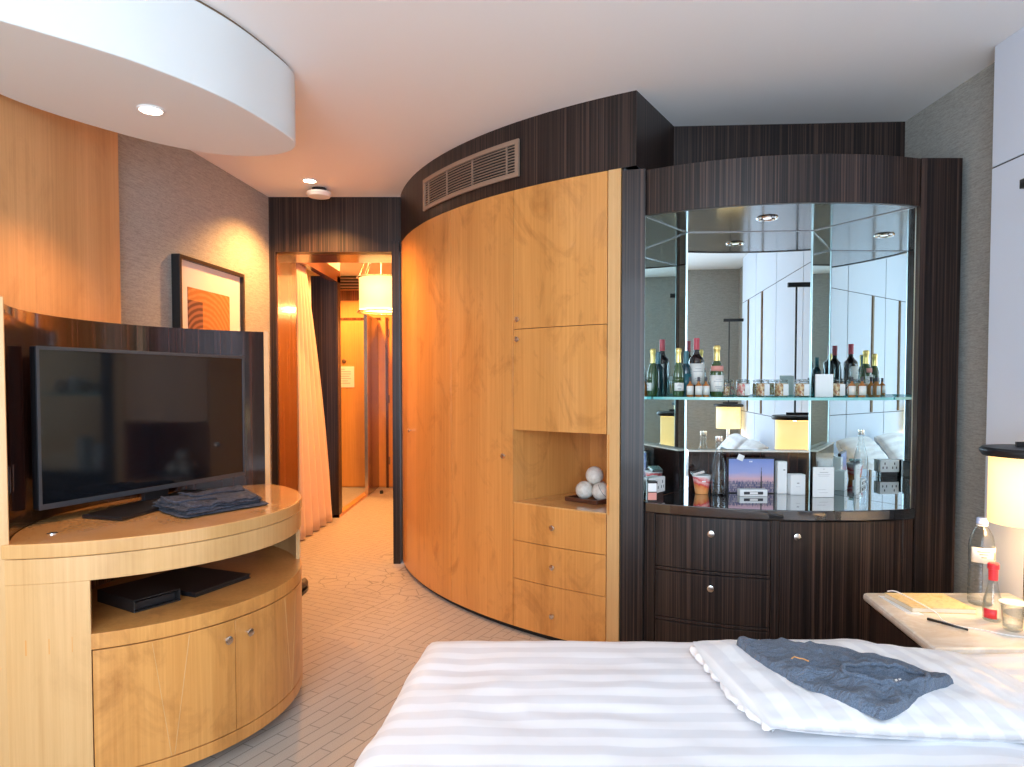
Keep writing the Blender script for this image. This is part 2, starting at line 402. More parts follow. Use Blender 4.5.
o = MB().box(-1.755, -1.72, 8.34, 9.03, .01, 2.17).build('open_door_leaf', 'redwood', bevel=.003)
tag(o, 'dark glossy wood door leaf standing open at the hall end', 'door')
MB().box(-1.757, -1.718, 8.325, 8.34, .01, 2.17).build('edge_strip', 'steel', o)
# hall vent
g = thing('wall_vent', 'slatted air grille high on the hall end wall', 'air vent', (-2.0, 9.06, 2.68))
MB().box(-2.34, -1.5, 9.075, 9.098, 2.57, 2.735).build('backing', 'ventdark', g)
for i in range(4): MB().box(-2.34, -1.5, 9.05, 9.075, 2.58+i*.038, 2.598+i*.038).build('slat', 'ventm', g)
# door stop
b = MB().lathe([(.022, 0), (.022, .03), (.015, .04), (.004, .042)], (-1.60, 8.55, 0), 16)
tag(autosmooth(b.build('door_stop', 'black')), 'small black door stop on the hall carpet by the open dark door', 'door stop')

# curtain
def cur(u, v):
    y0 = 5.92; y1 = 6.20+.70*(1-v)**.8
    y = y0+(y1-y0)*u
    z = .012+v*2.35
    amp = .018+.030*(1-v)
    return (-1.825+amp*math.sin(u*2*PI*5+.6*math.sin(v*3))+.04*(1-v)*u, y, z)
c_ = MB().grid(cur, 90, 24).build('hall_curtain', 'curtain', smooth=True, solid=.006)
tag(c_, 'peach linen curtain hanging to the floor in the hall', 'curtain')
lin = MB().grid(lambda u, v: (-1.88+.015*math.sin(u*30), 5.76+.6*u, .02+2.33*v), 50, 4).build('curtain_lining', 'greycurt', c_, smooth=True, solid=.003)

# pendant lamp
PX, PY, PZ = -1.30, 7.0, 2.06
g = thing('pendant_lamp', 'glowing drum pendant lamp with slanting rods in the hall', 'lamp', (PX, PY, CEIL))
autosmooth(MB().lathe([(.215, .02), (.215, .33)], (PX, PY, PZ), 40, cap=False).build('lamp_shade', 'pshade', g, solid=.004))
for z in (.0, .335):
    ring = [(PX+.235*math.cos(a*PI/20), PY+.235*math.sin(a*PI/20), PZ+z) for a in range(41)]
    autosmooth(MB().tube(ring, .008).build('ring', 'chrome', g))
for i in range(8):
    a = i*PI/4+.2
    MB().tube([(PX+.22*math.cos(a), PY+.22*math.sin(a), PZ+.34), (PX+.09*math.cos(a), PY+.09*math.sin(a), CEIL-.02)], .005, 6).build('rod', 'chrome', g)
MB().lathe([(.12, 0), (.12, .02)], (PX, PY, CEIL-.02), 24).build('ceiling_rose', 'chrome', g)
MB().lathe([(.001, -.02),(.03, 0), (.04, .05), (.02, .1)], (PX, PY, PZ+.15), 16).build('bulb', 'bulb', g)

# ------------------------------------------------------------------ ceiling drum and fittings
DZ = 2.42
dr = [(-1.9,2.62),(-1.68,3.04),(-1.45,3.27),(-1.25,3.335),(-1.10,3.31),(-1.0,3.24),(-.965,3.13),(-.99,2.96),(-1.076,2.67),(-1.236,2.39),(-1.416,2.19),(-1.60,2.03),(-1.78,1.96),(-1.90,2.05)]
dp = cat_rom(dr, 6, True)
dm = struct(autosmooth(MB().prism(dp, DZ, CEIL-.012).build('ceiling_drum', 'drumw', bevel=.004)), 'white oval dropped ceiling drum')
cx = sum(p[0] for p in dr)/len(dr); cy = sum(p[1] for p in dr)/len(dr)
struct(MB().prism([(cx+(x-cx)*.97, cy+(y-cy)*.97) for x, y in dp], CEIL-.012, CEIL).build('ceiling_drum_reveal', 'bronze_trim', dm))  # shadow gap at the ceiling, its shade put into the brown colour

def downlight(x, y, z, label, r=.045, hot=True, grp=None):
    g = thing('recessed_downlight', label, 'ceiling light', (x, y, z), grp)
    a = [(x+r*math.cos(i*PI/16), y+r*math.sin(i*PI/16), z-.002) for i in range(33)]
    autosmooth(MB().tube(a, .006, 6).build('trim_ring', 'whitep', g))
    MB().lathe([(r*.86, 0), (r*.86, .004)], (x, y, z-.006), 24).build('lens', 'bulb' if hot else 'bulbcool', g)
    return g
downlight(-1.41, 2.77, DZ, 'small recessed downlight glowing in the underside of the white ceiling drum')
downlight(-1.38, 4.82, CEIL, 'small recessed downlight glowing in the ceiling next to the smoke detector')
g = thing('smoke_detector', 'round white smoke detector on the ceiling above the hall opening', 'smoke detector', (-1.37, 5.02, CEIL))
MB().lathe([(.05, 0), (.05, .03)], (-1.37, 5.02, CEIL-.03), 24).build('base', 'black', g)
autosmooth(MB().lathe([(.03, -.035), (.075, -.030), (.088, -.012), (.088, 0), (.05, .004)], (-1.37, 5.02, CEIL-.03), 32).build('housing', 'whitep', g))

# ------------------------------------------------------------------ picture
g = thing('framed_picture', 'framed brown and orange print on the papered wall', 'picture', (-1.93, 3.99, 1.3))
d = Vector((-1.857+1.934, 4.76-3.99, 0)).normalized(); w = .77; z0, z1 = 1.22, 2.085
nrm = Vector((d.y, -d.x, 0))
def wallbox(b, u0, u1, n0, n1, za, zb, org=Vector((-1.930, 3.99, 0))):
    P = [org+d*u+nrm*n_ for u, n_ in ((u0,n0),(u1,n0),(u1,n1),(u0,n1))]
    return b.prism([(p.x, p.y) for p in P], za, zb)
fr = MB()
wallbox(fr, 0, .022, .0, .05, z0, z1); wallbox(fr, w-.022, w, .0, .05, z0, z1)
wallbox(fr, .022, w-.022, .0, .05, z1-.022, z1); wallbox(fr, .022, w-.022, .0, .05, z0, z0+.022)
fr.build('frame', 'black', g, bevel=.001)
M['mount'] = mat('cream_mount', (.80,.76,.70), .7)
wallbox(MB(), .022, w-.022, .003, .026, z0+.022, z1-.022).build('mount', 'mount', g)
m = M['print'] = mat('orange_print_art', (.6,.25,.06), .5); k = N(m)
sx = k.n('ShaderNodeSeparateXYZ'); k.l(k.co, sx.inputs[0])
wvt = k.n('ShaderNodeTexWave', wave_type='RINGS', rings_direction='X'); wvt.inputs['Scale'].default_value = 9; wvt.inputs['Distortion'].default_value = 1.5
k.l(k.map((1,1,1), loc=(0,-.28,-.22)), wvt.inputs['Vector'])
c = k.ramp(k.math('MULTIPLY', wvt.outputs['Fac'], k.noise(k.co, 30, 4)), [(.1, (.46,.17,.035)), (.5, (.56,.26,.09))])
side = k.math('LESS_THAN', sx.outputs[1], .27); low = k.math('LESS_THAN', sx.outputs[2], .54)
k.color(k.mix(k.math('MULTIPLY', side, low), c, k.ramp(wvt.outputs['Fac'], [(.2, (.10,.03,.02)), (.8, (.32,.13,.08))])))
wallbox(MB(), .115, w-.17, .026, .029, z0+.11, z1-.17).build('print', 'print', g)

# ------------------------------------------------------------------ wardrobe
def wpt(a, r=WR): return (WC[0]+r*math.cos(math.radians(a)), WC[1]+r*math.sin(math.radians(a)))
def ray_a(q):   # angle on the wardrobe curve for a given X/Y ratio
    A = q*q+1; B = -2*(q*WC[0]+WC[1]); C_ = WC[0]**2+WC[1]**2-WR**2
    t = (-B-math.sqrt(B*B-4*A*C_))/(2*A); return math.degrees(math.atan2(t-WC[1], t*q-WC[0])) % 360
a398, a451, a513, a607, a620 = 194.3, ray_a(-.0871), ray_a(.0015), ray_a(.1355), ray_a(.1540)
TOPZ = 2.382
W = thing('wardrobe', 'tall curved blond veneer wardrobe with niche and drawers', 'wardrobe', (-.2, 3.98, 0))
gap = .045
def door(a0, a1, z0_, z1_, name='door', m='blond'):
    return autosmooth(MB().prism(band(WC, WR, WR-.02, a0+gap, a1-gap), z0_+.0015, z1_-.0015).build(name, m, W, bevel=.0012))
car = MB().prism(band(WC, WR-.022, WR-.04, a398, a513), .05, TOPZ).prism(band(WC, WR-.022, WR-.04, a513, a620), 1.10, TOPZ).prism(band(WC, WR-.022, WR-.04, a513, a607), .05, .705)
autosmooth(car.build('carcass', 'seam', W))
autosmooth(MB().prism(band(WC, WR-.03, WR-.05, a398, a620), 0, .05).build('plinth', 'black', W))
def wknob(par, q, z):
    a = ray_a(q); p = wpt(a); n_ = Vector((p[0]-WC[0], p[1]-WC[1])).normalized(); knob(par, p[0], p[1], z, n_.x, n_.y)
D = door(a398, a451, .03, TOPZ); wknob(D, (411.5-512)/700, 1.03)
D = door(a451, a513, .03, TOPZ); wknob(D, (505-512)/700, .955)
D = door(a513, a607, 1.640, TOPZ, 'door'); wknob(D, 7/700, 1.69)
D = door(a513, a607, 1.100, 1.640, 'door'); wknob(D, 7/700, 1.585)
for z0_, z1_, kz in ((.503, .708, .605), (.295, .503, .40), (.03, .295, .145)):
    D = door(a513, a607, z0_, z1_, 'drawer'); wknob(D, 42/700, kz)
autosmooth(MB().prism(band(WC, WR, WR-.02, a607+gap, a620), .0, TOPZ).build('stile', 'blond_pale', W, bevel=.001))
# niche
pL = Vector(wpt(a513, WR-.002)); pR = Vector(wpt(a607, WR-.002)); dn = Vector((.745, .667)).normalized(); dep = .62
def q4(a, b_, c, d_): return [tuple(a), tuple(b_), tuple(c), tuple(d_)]
tt = Vector((dn.y, -dn.x))
pRb = pR+dn*((pL+dn*dep-pR).dot(dn))
nb = MB()
nb.prism(q4(pL, pL+dn*dep, pL+dn*dep-tt*.015, pL-tt*.015+dn*.02), .705, 1.10)
nb.prism(q4(pR, pRb, pRb+tt*.015, pR+tt*.015), .705, 1.10)
nb.prism(q4(pL+dn*dep-tt*.015, pRb+tt*.015, pRb+tt*.015+dn*.015, pL+dn*(dep+.015)-tt*.015), .705, 1.10)
nb.build('niche_lining', 'blond', W)
MB().prism(arc(WC, WR-.001, a513+gap, a607-gap, 6)+[tuple(pRb), tuple(pL+dn*dep)], .703, .712).build('niche_floor', 'blond_top', W)
MB().prism(arc(WC, WR-.024, a513+gap, a607-gap, 6)+[tuple(pRb), tuple(pL+dn*dep)], 1.101, 1.11).build('niche_ceiling', 'blond', W)

# tray and balls
NZ = .713
tc = Vector((.435, 3.80)); 
tr = MB()
def rbox(b, c, ang, lx, ly, z0_, z1_):
    ca, sa = math.cos(ang), math.sin(ang)
    return b.prism([(c[0]+ca*x-sa*y, c[1]+sa*x+ca*y) for x, y in ((-lx,-ly),(lx,-ly),(lx,ly),(-lx,ly))], z0_, z1_)
ta = math.radians(-42)
rbox(tr, tc, ta, .105, .105, NZ, NZ+.008)
for x, y, lx, ly in ((0,.1,.105,.006),(0,-.1,.105,.006),(.1,0,.006,.094),(-.1,0,.006,.094)):
    c2 = (tc.x+math.cos(ta)*x-math.sin(ta)*y, tc.y+math.sin(ta)*x+math.cos(ta)*y); rbox(tr, c2, ta, lx, ly, NZ+.008, NZ+.022)
o = tr.build('wooden_tray', 'brownleather', bevel=.002); tag(o, 'small square dark reddish tray in the wardrobe niche', 'tray')
br = .049; bz = NZ+.0085+br
balls = [((.395, 3.795), 'ivory ball resting on the niche tray, lower left of the pyramid'), ((.478, 3.745), 'ivory ball with dark curved line, lower right on the niche tray'), ((.478, 3.855), 'ivory ball at the back of the niche tray, mostly hidden')]
proto = None
for i, ((x, y), lb) in enumerate(balls+[((.45, 3.80), 'ivory ball balanced on top of the others in the niche')]):
    z = bz if i < 3 else bz+.080
    o = MB().lathe([(br*math.sin(PI*j/20) if 0 < j < 20 else .0005, -br*math.cos(PI*j/20)) for j in range(21)], (0,0,0), 32).build('decorative_ball', 'ivory', smooth=True)
    tag(o, lb, 'ball', 'ivory balls on the niche tray')
    if i == 1:
        cr = [tuple(Vector((math.cos(a), -math.sin(a), .35)).normalized()*br) for a in [PI*.1*j for j in range(10)]]
        MB().tube(cr, .0013, 5).build('dark_line', 'ink', o)
    o.rotation_euler = (.5, .9, .2) if i == 1 else (i*1.3, i*.7, i*2.1)
    o.location = (x, y, z)

# air grille on the bulkhead
ga, gb = ray_a(-.123), ray_a(.0115)
G = thing('ceiling_vent', 'tan slatted air grille set in the dark curved bulkhead', 'air vent', (*wpt((ga+gb)/2), 2.55))
vz0, vz1 = 2.445, 2.64
autosmooth(MB().prism(band(WC, WR+.004, WR+.001, ga, gb), vz0, vz1).build('backing', 'ventdark', G))
fw = .5
F = MB().prism(band(WC, WR+.016, WR+.004, ga, gb), vz0, vz0+.024).prism(band(WC, WR+.016, WR+.004, ga, gb), vz1-.024, vz1)
F.prism(band(WC, WR+.016, WR+.004, ga, ga+fw, 2), vz0+.024, vz1-.024).prism(band(WC, WR+.016, WR+.004, gb-fw, gb, 2), vz0+.024, vz1-.024)
autosmooth(F.build('frame', 'ventm', G))
for i in range(9):
    z = vz0+.035+i*.0155
    autosmooth(MB().prism(band(WC, WR+.012, WR+.004, ga+fw, gb-fw), z, z+.004).build('slat', 'ventm', G))
for f in (.06, .33, .62, .93):
    a = ga+fw+(gb-ga-2*fw)*f
    MB().prism(band(WC, WR+.014, WR+.004, a-.06, a+.06, 2), vz0+.024, vz1-.024).build('divider', 'ventm', G)

# ------------------------------------------------------------------ bar cabinet
BC, BR = (1.4267, 4.554), 1.4158
def ba(x, r=BR): return 180+math.degrees(math.acos((BC[0]-x)/r))
def bpt(x, r=BR): return (x, BC[1]-math.sqrt(r*r-(x-BC[0])**2))
BT = 2.368
B = thing('bar_cabinet', 'dark veneer built-in minibar cabinet with mirrored alcove', 'cabinet', (1.25, 3.5, 0))
xl, xr = .640, 1.848
autosmooth(MB().prism([(.527,3.380),(.633,3.350),(.638,3.41),(.56,3.47),(.535,3.45)], 0, BT).build('pilaster', 'maca', B, bevel=.001))
autosmooth(MB().prism([(xr+.002,3.195),(2.035,3.195),(2.035,3.74),(xr+.03,3.74)], 0, BT).build('pilaster', 'maca', B, bevel=.001))
autosmooth(MB().prism(band(BC, BR, BR-.025, ba(.6345), ba(xr)), 2.155, BT).build('valance', 'maca', B, bevel=.001))
cor_l, cor_r = (.937, 3.78), (1.59, 3.735)
fl, frr = (.640, 3.405), (1.848, 3.225)
inner = arc(BC, BR-.027, ba(xl+.004, BR-.027), ba(xr-.004, BR-.027), 16)+[frr, cor_r, cor_l, fl]
MB().prism(inner, 2.158, 2.175).build('alcove_ceiling', 'maca_gloss', B)
def mirror(p0, p1, z0_, z1_, cut=0):
    p0 = Vector(p0); p1 = Vector(p1); t_ = (p1-p0).normalized(); nn = Vector((t_.y, -t_.x))  # nn toward room
    o_ = MB().prism([tuple(p0), tuple(p1), tuple(p1-nn*.006), tuple(p0-nn*.006)], z0_, z1_).build('mirror', 'mirror', B)
    bv = MB()
    for u in (0, 1):
        a_ = p0 if u == 0 else p1; s_ = t_ if u == 0 else -t_
        bv.prism([tuple(a_+nn*.0006), tuple(a_+s_*.005+nn*.0016), tuple(a_+s_*.005+nn*.0002), tuple(a_)], z0_, z1_)
    bv.build('bevelled_edge', 'mirror_bevel', o_)
    return o_
CZ = .778
mirror(fl, cor_l, CZ, 2.157); mirror(cor_l, cor_r, CZ, 2.157); mirror(cor_r, frr, CZ, 2.157)
MB().prism([(.93,3.79),(1.60,3.745),(1.60,3.755),(.93,3.80)], .1, 2.15).build('alcove_back', 'maca', B)
# unlit pale metal strip; bright line along the mirror tops put into colour
pale_edge = MB()
for p, q in ((fl, cor_l), (cor_l, cor_r), (cor_r, frr)):
    p = Vector(p); q = Vector(q); t_ = (q-p).normalized(); nn = Vector((t_.y, -t_.x))
    pale_edge.prism([tuple(p+nn*.002), tuple(q+nn*.002), tuple(q+nn*.004), tuple(p+nn*.004)], 2.154, 2.1575)
M['led'] = mat('alcove_edge_strip', (.7,.72,.74), .25, .8)
pale_edge.build('light_strip', 'led', B)
# ledge at the base of the back mirror
tb = (Vector(cor_r)-Vector(cor_l)).normalized(); nbk = Vector((tb.y, -tb.x))
c0 = Vector(cor_l)+tb*.012+nbk*.003; c1 = Vector(cor_r)-tb*.012+nbk*.003
MB().prism([tuple(c0), tuple(c1), tuple(c1+nbk*.03), tuple(c0+nbk*.03)], CZ, .985).build('splashback', 'maca_gloss', B)
MB().prism([tuple(c0), tuple(c1), tuple(c1+nbk*.036), tuple(c0+nbk*.036)], .985, .993).build('ledge', 'marble', B)
# lower part
autosmooth(MB().prism(arc(BC, BR-.03, ba(xl+.002, BR-.03), ba(xr-.002, BR-.03), 18)+[(xr-.004,3.70),(.95,3.70),(xl+.006,3.42)], .0, CZ-.05).build('carcass', 'seam', B))
def bfront(x0, x1, z0_, z1_, name):
    return autosmooth(MB().prism(band(BC, BR, BR-.02, ba(x0), ba(x1)), z0_, z1_).build(name, 'maca', B, bevel=.0015))
bfront(xl+.002, .688, 0, CZ-.05, 'stile'); bfront(1.178, 1.214, 0, CZ-.05, 'stile'); bfront(1.79, xr-.002, 0, CZ-.05, 'stile')
def bknob(par, x, z):
    p = bpt(x); n_ = Vector((p[0]-BC[0], p[1]-BC[1])).normalized(); knob(par, p[0], p[1], z, n_.x, n_.y, r=.0155)
D = bfront(.691, 1.175, .478, .725, 'drawer'); bknob(D, .926, .655)
bfront(.691, 1.175, .460, .474, 'rail')
D = bfront(.691, 1.175, .236, .456, 'drawer'); bknob(D, .926, .40)
bfront(.691, 1.175, .218, .232, 'rail')
D = bfront(.691, 1.175, .04, .214, 'drawer'); bknob(D, .926, .14)
D = bfront(1.217, 1.787, .04, .725, 'door'); bknob(D, 1.285, .66)
# alcove spot
g = thing('alcove_downlight', 'round chrome spotlight ring in the dark bar alcove ceiling', 'ceiling light', (1.246, 3.446, 2.158))
a = [(1.246+.045*math.cos(i*PI/16), 3.446+.045*math.sin(i*PI/16), 2.156) for i in range(33)]
autosmooth(MB().tube(a, .007, 6).build('trim_ring', 'chrome', g)); MB().lathe([(.02, 0), (.02, .003)], (1.246, 3.446, 2.154), 20).build('lens', 'bulbcool', g)
# countertop
ctp = arc(BC, BR+.012, ba(xl+.001, BR+.012), ba(xr-.001, BR+.012), 20)+[(frr[0]-.001, frr[1]), (cor_r[0], cor_r[1]-.0), (cor_l[0], cor_l[1]-.0), (fl[0]+.001, fl[1])]
ct = MB().prism(ctp, CZ-.047, CZ).build('countertop', 'black_gran', bevel=.004)
tag(ct, 'polished black curved countertop of the minibar', 'countertop')
# glass shelf
SZ = 1.284
shp = arc(BC, BR-.11, ba(.70, BR-.11), ba(1.80, BR-.11), 20)+[(1.80,3.30),(cor_r[0]-.006,cor_r[1]-.008),(cor_l[0]+.006,cor_l[1]-.008),(.68,3.44)]
sh = MB().prism(shp, SZ-.012, SZ).build('glass_shelf', 'shelfglass'); tag(sh, 'curved glass shelf with green edge across the mirrored alcove', 'shelf')
eg = arc(BC, BR-.109, ba(.70, BR-.109), ba(1.80, BR-.109), 20)
MB().prism(eg+arc(BC, BR-.112, ba(.70, BR-.112), ba(1.80, BR-.112), 20)[::-1], SZ-.0125, SZ+.0005).build('polished_edge', 'shelfedge', sh)

# ------------------------------------------------------------------ bottles and small things
def bottle(name, label, cat, loc, H, R, glass, cap, capm, labels=(), shoulder=.62, neck=.78, nr=.38, grp=None, cap_r=1.08, champagne=False):
    g = thing(name, label, cat, (0,0,0), grp)
    if champagne:
        prof = [(R*.9, 0), (R, .01), (R, H*.42), (R*.93, H*.52), (R*.72, H*.62), (R*.45, H*.72), (R*nr, H*.80), (R*nr, H*.97)]
    else:
        prof = [(R*.93, 0), (R, .006), (R, H*shoulder), (R*.9, H*(shoulder+.05)), (R*.55, H*(shoulder+.10)), (R*nr, H*neck), (R*nr, H*.985)]
    prof = [(R*.5, .004)]+prof+[(R*nr*.6, H*.985)]
    autosmooth(MB().lathe(prof, seg=28).build('body', glass, g), 40)
    z0_ = H*cap
    if champagne:
        cp = [(R*.50, H*.70), (R*(nr+.05), H*.80), (R*(nr+.04), H*.90), (R*(nr+.12), H*.92), (R*(nr+.14), H*.96), (R*(nr+.02), H*1.0), (.001, H*1.0)]
    else:
        cp = [(R*nr*cap_r, z0_), (R*nr*cap_r, H), (.001, H)]
    autosmooth(MB().lathe(cp, seg=24).build('capsule', capm, g), 40)
    for (za, zb, span, m_, rr) in labels:
        a_ = math.radians(span)/2
        prof_r = R*rr+.0008
        o_ = autosmooth(MB().lathe([(prof_r, H*za), (prof_r, H*zb)], seg=16, a0=-PI/2-a_, a1=-PI/2+a_).build('label', m_, g, solid=.0004))
        if m_ == 'label' and H > .2:
            t_ = MB(); hz = H*(zb-za)
            for q, (f_, wd) in enumerate(((.75,.30),(.62,.5),(.3,.36),(.2,.24))):
                t_.lathe([(prof_r+.0006, H*za+hz*f_-.0015), (prof_r+.0006, H*za+hz*f_+.0015)], seg=8, a0=-PI/2-a_*wd, a1=-PI/2+a_*wd)
            t_.build('lettering', 'greyink', o_)
    g.location = loc
    return g
bottle('wine_bottle', 'tall dark wine bottle with red capsule and white label on the glass shelf', 'bottle', (.962,3.655,SZ), .302, .039, 'winegl', .80, 'redcap', ((.20,.56,150,'label',1),), .60, .74, .36)
bottle('wine_bottle', 'short dark teal wine bottle on the shelf between champagne and red-capped bottle', 'bottle', (.893,3.60,SZ), .232, .029, 'tealgl', .72, 'tealcap', ((.15,.50,120,'tealcap',1),), .60, .74, .40)
bottle('champagne_bottle', 'green champagne bottle with gold foil and label near its base, leftmost real bottle on shelf', 'bottle', (.842,3.545,SZ), .245, .028, 'greengl', .7, 'gold', ((.12,.28,110,'label',1),(.30,.40,110,'greengl',1)), champagne=True, nr=.42)
bottle('champagne_bottle', 'champagne bottle with gold foil, rose neck band and wide silver label, next to jars', 'bottle', (1.040,3.560,SZ), .258, .034, 'greengl', .7, 'gold', ((.10,.42,160,'label',1),(.50,.60,150,'labelrose',.95)), champagne=True, nr=.40)
for x, y, lb in ((.895,3.52,'miniature amber spirit bottle leftmost in front of the wine'), (.930,3.49,'miniature amber spirit bottle standing between two others'), (.975,3.52,'miniature amber spirit bottle closest to the rose-banded champagne')):
    bottle('miniature_bottle', lb, 'bottle', (x,y,SZ), .098, .0175, 'amber', .78, 'ink', ((.10,.55,150,'label',1),), .55, .72, .34, 'miniatures on the glass shelf')
for x, y, lb in ((1.665,3.43,'miniature amber bottle at the right end of the glass shelf, inner one'), (1.70,3.40,'miniature amber bottle at the right end of the glass shelf, outer one')):
    bottle('miniature_bottle', lb, 'bottle', (x,y,SZ), .098, .0175, 'amber', .78, 'ink', ((.10,.55,150,'label',1),), .55, .72, .34, 'miniatures on the glass shelf')

def jar(x, y, content, lb, h=.088, r=.033):
    g = thing('snack_jar', lb, 'jar', (0,0,0), 'glass snack jars on the shelf')
    autosmooth(MB().lathe([(r*.9, 0), (r, .004), (r, h*.80), (r*.85, h*.88), (r*.85, h*.92)], seg=24).build('glass_body', 'glass', g))
    autosmooth(MB().lathe([(r*.86, .004), (r*.93, .008), (r*.93, h*.74), (.001, h*.78)], seg=24).build('snacks', content, g))
    autosmooth(MB().lathe([(r*.92, h*.90), (r*.96, h*.92), (r*.96, h*.97), (r*.5, h*1.0), (.001, h*1.0)], seg=24).build('lid', 'glass', g))
    ring = [(r*.95*math.cos(i*PI/10), r*.95*math.sin(i*PI/10), h*.90) for i in range(21)]
    MB().tube(ring, .0018, 5).build('clasp', 'steel', g)
    MB().box(-.002, .024, -r-.0025, -r-.0015, .006, h*.72).build('label', 'paperw', g)
    g.location = (x, y, SZ); return g
jar(1.188, 3.60, 'candy', 'glass jar of pink sweets with a white tag on the shelf')
jar(1.275, 3.565, 'nuts', 'glass jar of snacks with white tag, second after the pink sweets jar')
jar(1.362, 3.545, 'nuts', 'glass jar of snacks with white tag, between the others mid shelf')
jar(1.448, 3.50, 'nuts', 'glass jar of snacks with white tag beside the white card box')
jar(1.625, 3.50, 'nuts', 'glass jar of snacks beyond the white card box at shelf end')
tag(MB().prism([(1.497,3.45),(1.578,3.44),(1.578,3.452),(1.497,3.462)], SZ, SZ+.112).build('menu_card', 'paperw', bevel=.001), 'white upright menu card on the glass shelf right of the jars', 'card')
# two little tumblers
for x, y, lb in ((1.105,3.62,'small glass dish of nuts between champagne and the pink sweets jar'),):
    g = thing('snack_glass', lb, 'glass', (x,y,SZ))
    autosmooth(MB().lathe([(.020,0),(.024,.004),(.026,.075)], (x,y,SZ), 20).build('glass_body', 'glass', g)); MB().lathe([(.020,.005),(.022,.05),(.001,.052)], (x,y,SZ), 20).build('snacks', 'nuts', g)

# counter items
g = thing('noodle_cup', 'red and orange instant noodle cup with peeled lid on the black counter', 'cup', (0,0,0))
autosmooth(MB().lathe([(.032,0),(.033,.004),(.046,.092)], seg=28).build('cup', 'noodle', g)); autosmooth(MB().lathe([(.046,.090),(.048,.092),(.048,.097),(.001,.097)], seg=28).build('rim', 'whitep', g))
b = MB().box(-.022,.036,-.03,.03,.100,.112); b.xf(Matrix.Rotation(-.28, 4, 'Y')); b.xf(Matrix.Translation((0,0,.006))); b.build('sachet', 'steel', g)
t_ = MB()
for i, (w_, z_) in enumerate(((.014,.064),)): t_.lathe([(.0425-.003*i, z_), (.0437-.003*i, z_+.007)], seg=6, a0=-PI/2-w_*18, a1=-PI/2+w_*18)
t_.build('lettering', 'whiteink', g)
g.location = (.985,3.62,CZ+.001)
g = thing('glass_water_bottle', 'clear glass water bottle with silver cap on the black counter', 'bottle', (0,0,0))
autosmooth(MB().lathe([(.034,0),(.038,.006),(.040,.10),(.038,.14),(.026,.19),(.015,.235),(.0145,.285)], seg=28).build('glass_body', 'glass', g))
autosmooth(MB().lathe([(.016,.275),(.017,.278),(.017,.302),(.001,.304)], seg=20).build('cap', 'chrome', g))
autosmooth(MB().lathe([(.030,.004),(.036,.008),(.037,.13),(.001,.131)], seg=28).build('water', 'water', g))
b = MB().box(.008,.04,-.012,-.010,.205,.235); b.xf(Matrix.Rotation(.4, 4, 'Y')); b.build('neck_tag', 'paperw', g)
g.location = (1.060,3.575,CZ+.001)
# picture menu in a black stand
g = thing('picture_menu', 'framed city skyline picture card standing on the black counter', 'picture', (1.245,3.62,CZ))
MB().prism([(1.125,3.640),(1.365,3.622),(1.365,3.638),(1.125,3.656)], CZ, CZ+.185).build('frame', 'blackplastic', g, bevel=.001)
m = M['sky_art'] = mat('dusk_skyline_print', (.3,.35,.6), .3); k = N(m)
sx = k.n('ShaderNodeSeparateXYZ'); k.l(k.co, sx.inputs[0]); zz = sx.outputs[2]
skyc = k.ramp(k.math('ADD', k.math('MULTIPLY', zz, 5), k.math('MULTIPLY', k.noise(k.map((6,6,20)), 2, 3), .12)), [(.28, (.45,.30,.36)), (.45, (.66,.42,.48)), (.6, (.34,.38,.68)), (1, (.16,.26,.62))])
bl = k.n('ShaderNodeTexBrick'); bl.inputs['Scale'].default_value = 1; bl.inputs['Brick Width'].default_value = .006; bl.inputs['Row Height'].default_value = .012; bl.inputs['Mortar Size'].default_value = .001
bl.inputs['Color1'].default_value = (.06,.07,.16,1); bl.inputs['Color2'].default_value = (.5,.40,.38,1); bl.inputs['Mortar'].default_value = (.10,.10,.22,1)
bm_ = k.map((1,1,1), (PI/2,0,0)); k.l(bm_, bl.inputs['Vector'])
hn = k.noise(k.map((160,0,0)), 1, 3, .8); hgt = k.math('ADD', .02, k.math('MULTIPLY', hn, .085))
k.color(k.mix(k.math('LESS_THAN', zz, hgt), skyc, bl.outputs['Color']))
pr = MB().prism([(1.131,3.6385),(1.359,3.6215),(1.359,3.6225),(1.131,3.6395)], CZ+.005, CZ+.180).build('print', 'sky_art', g)
tw = MB()
for dz, hw in ((.06,.004),(.09,.003),(.115,.002),(.135,.0008)): tw.prism([(1.296-hw,3.6245),(1.296+hw,3.6243),(1.296+hw,3.6255),(1.296-hw,3.6257)], CZ+.02, CZ+dz)
tw.build('printed_tower', 'ink', pr)
tt_ = MB()
for i in range(8): tt_.prism([(1.235+i*.009,3.6295),(1.241+i*.009,3.6291),(1.241+i*.009,3.6299),(1.235+i*.009,3.6303)], CZ+.163, CZ+.170)
tt_.build('lettering', 'whiteink', pr)
def cardbox(name, lb, cat, x0, x1, y, dp_, h, m='paperw', z=CZ+.0005, lines=None):
    o_ = MB().box(x0, x1, y, y+dp_, z, z+h).build(name, m, bevel=.002); tag(o_, lb, cat)
    if lines:
        l_ = MB()
        for (a_, b_, c_, d_) in lines: l_.box(x0+(x1-x0)*a_, x0+(x1-x0)*b_, y-.0012, y-.0002, z+h*c_, z+h*d_)
        l_.build('printed_mark', 'greyink', o_)
    return o_
cardbox('small_box', 'low white box with dark printed panel in front of the skyline picture', 'box', 1.155, 1.295, 3.53, .045, .034)
ob = bpy.data.objects['small_box']; l_ = MB().box(1.175, 1.272, 3.5285, 3.5298, CZ+.010, CZ+.024); l_.build('printed_panel', 'ink', ob)
l2 = MB().box(1.205, 1.245, 3.5278, 3.5285, CZ+.012, CZ+.022); l2.build('printed_mark', 'whiteink', ob)
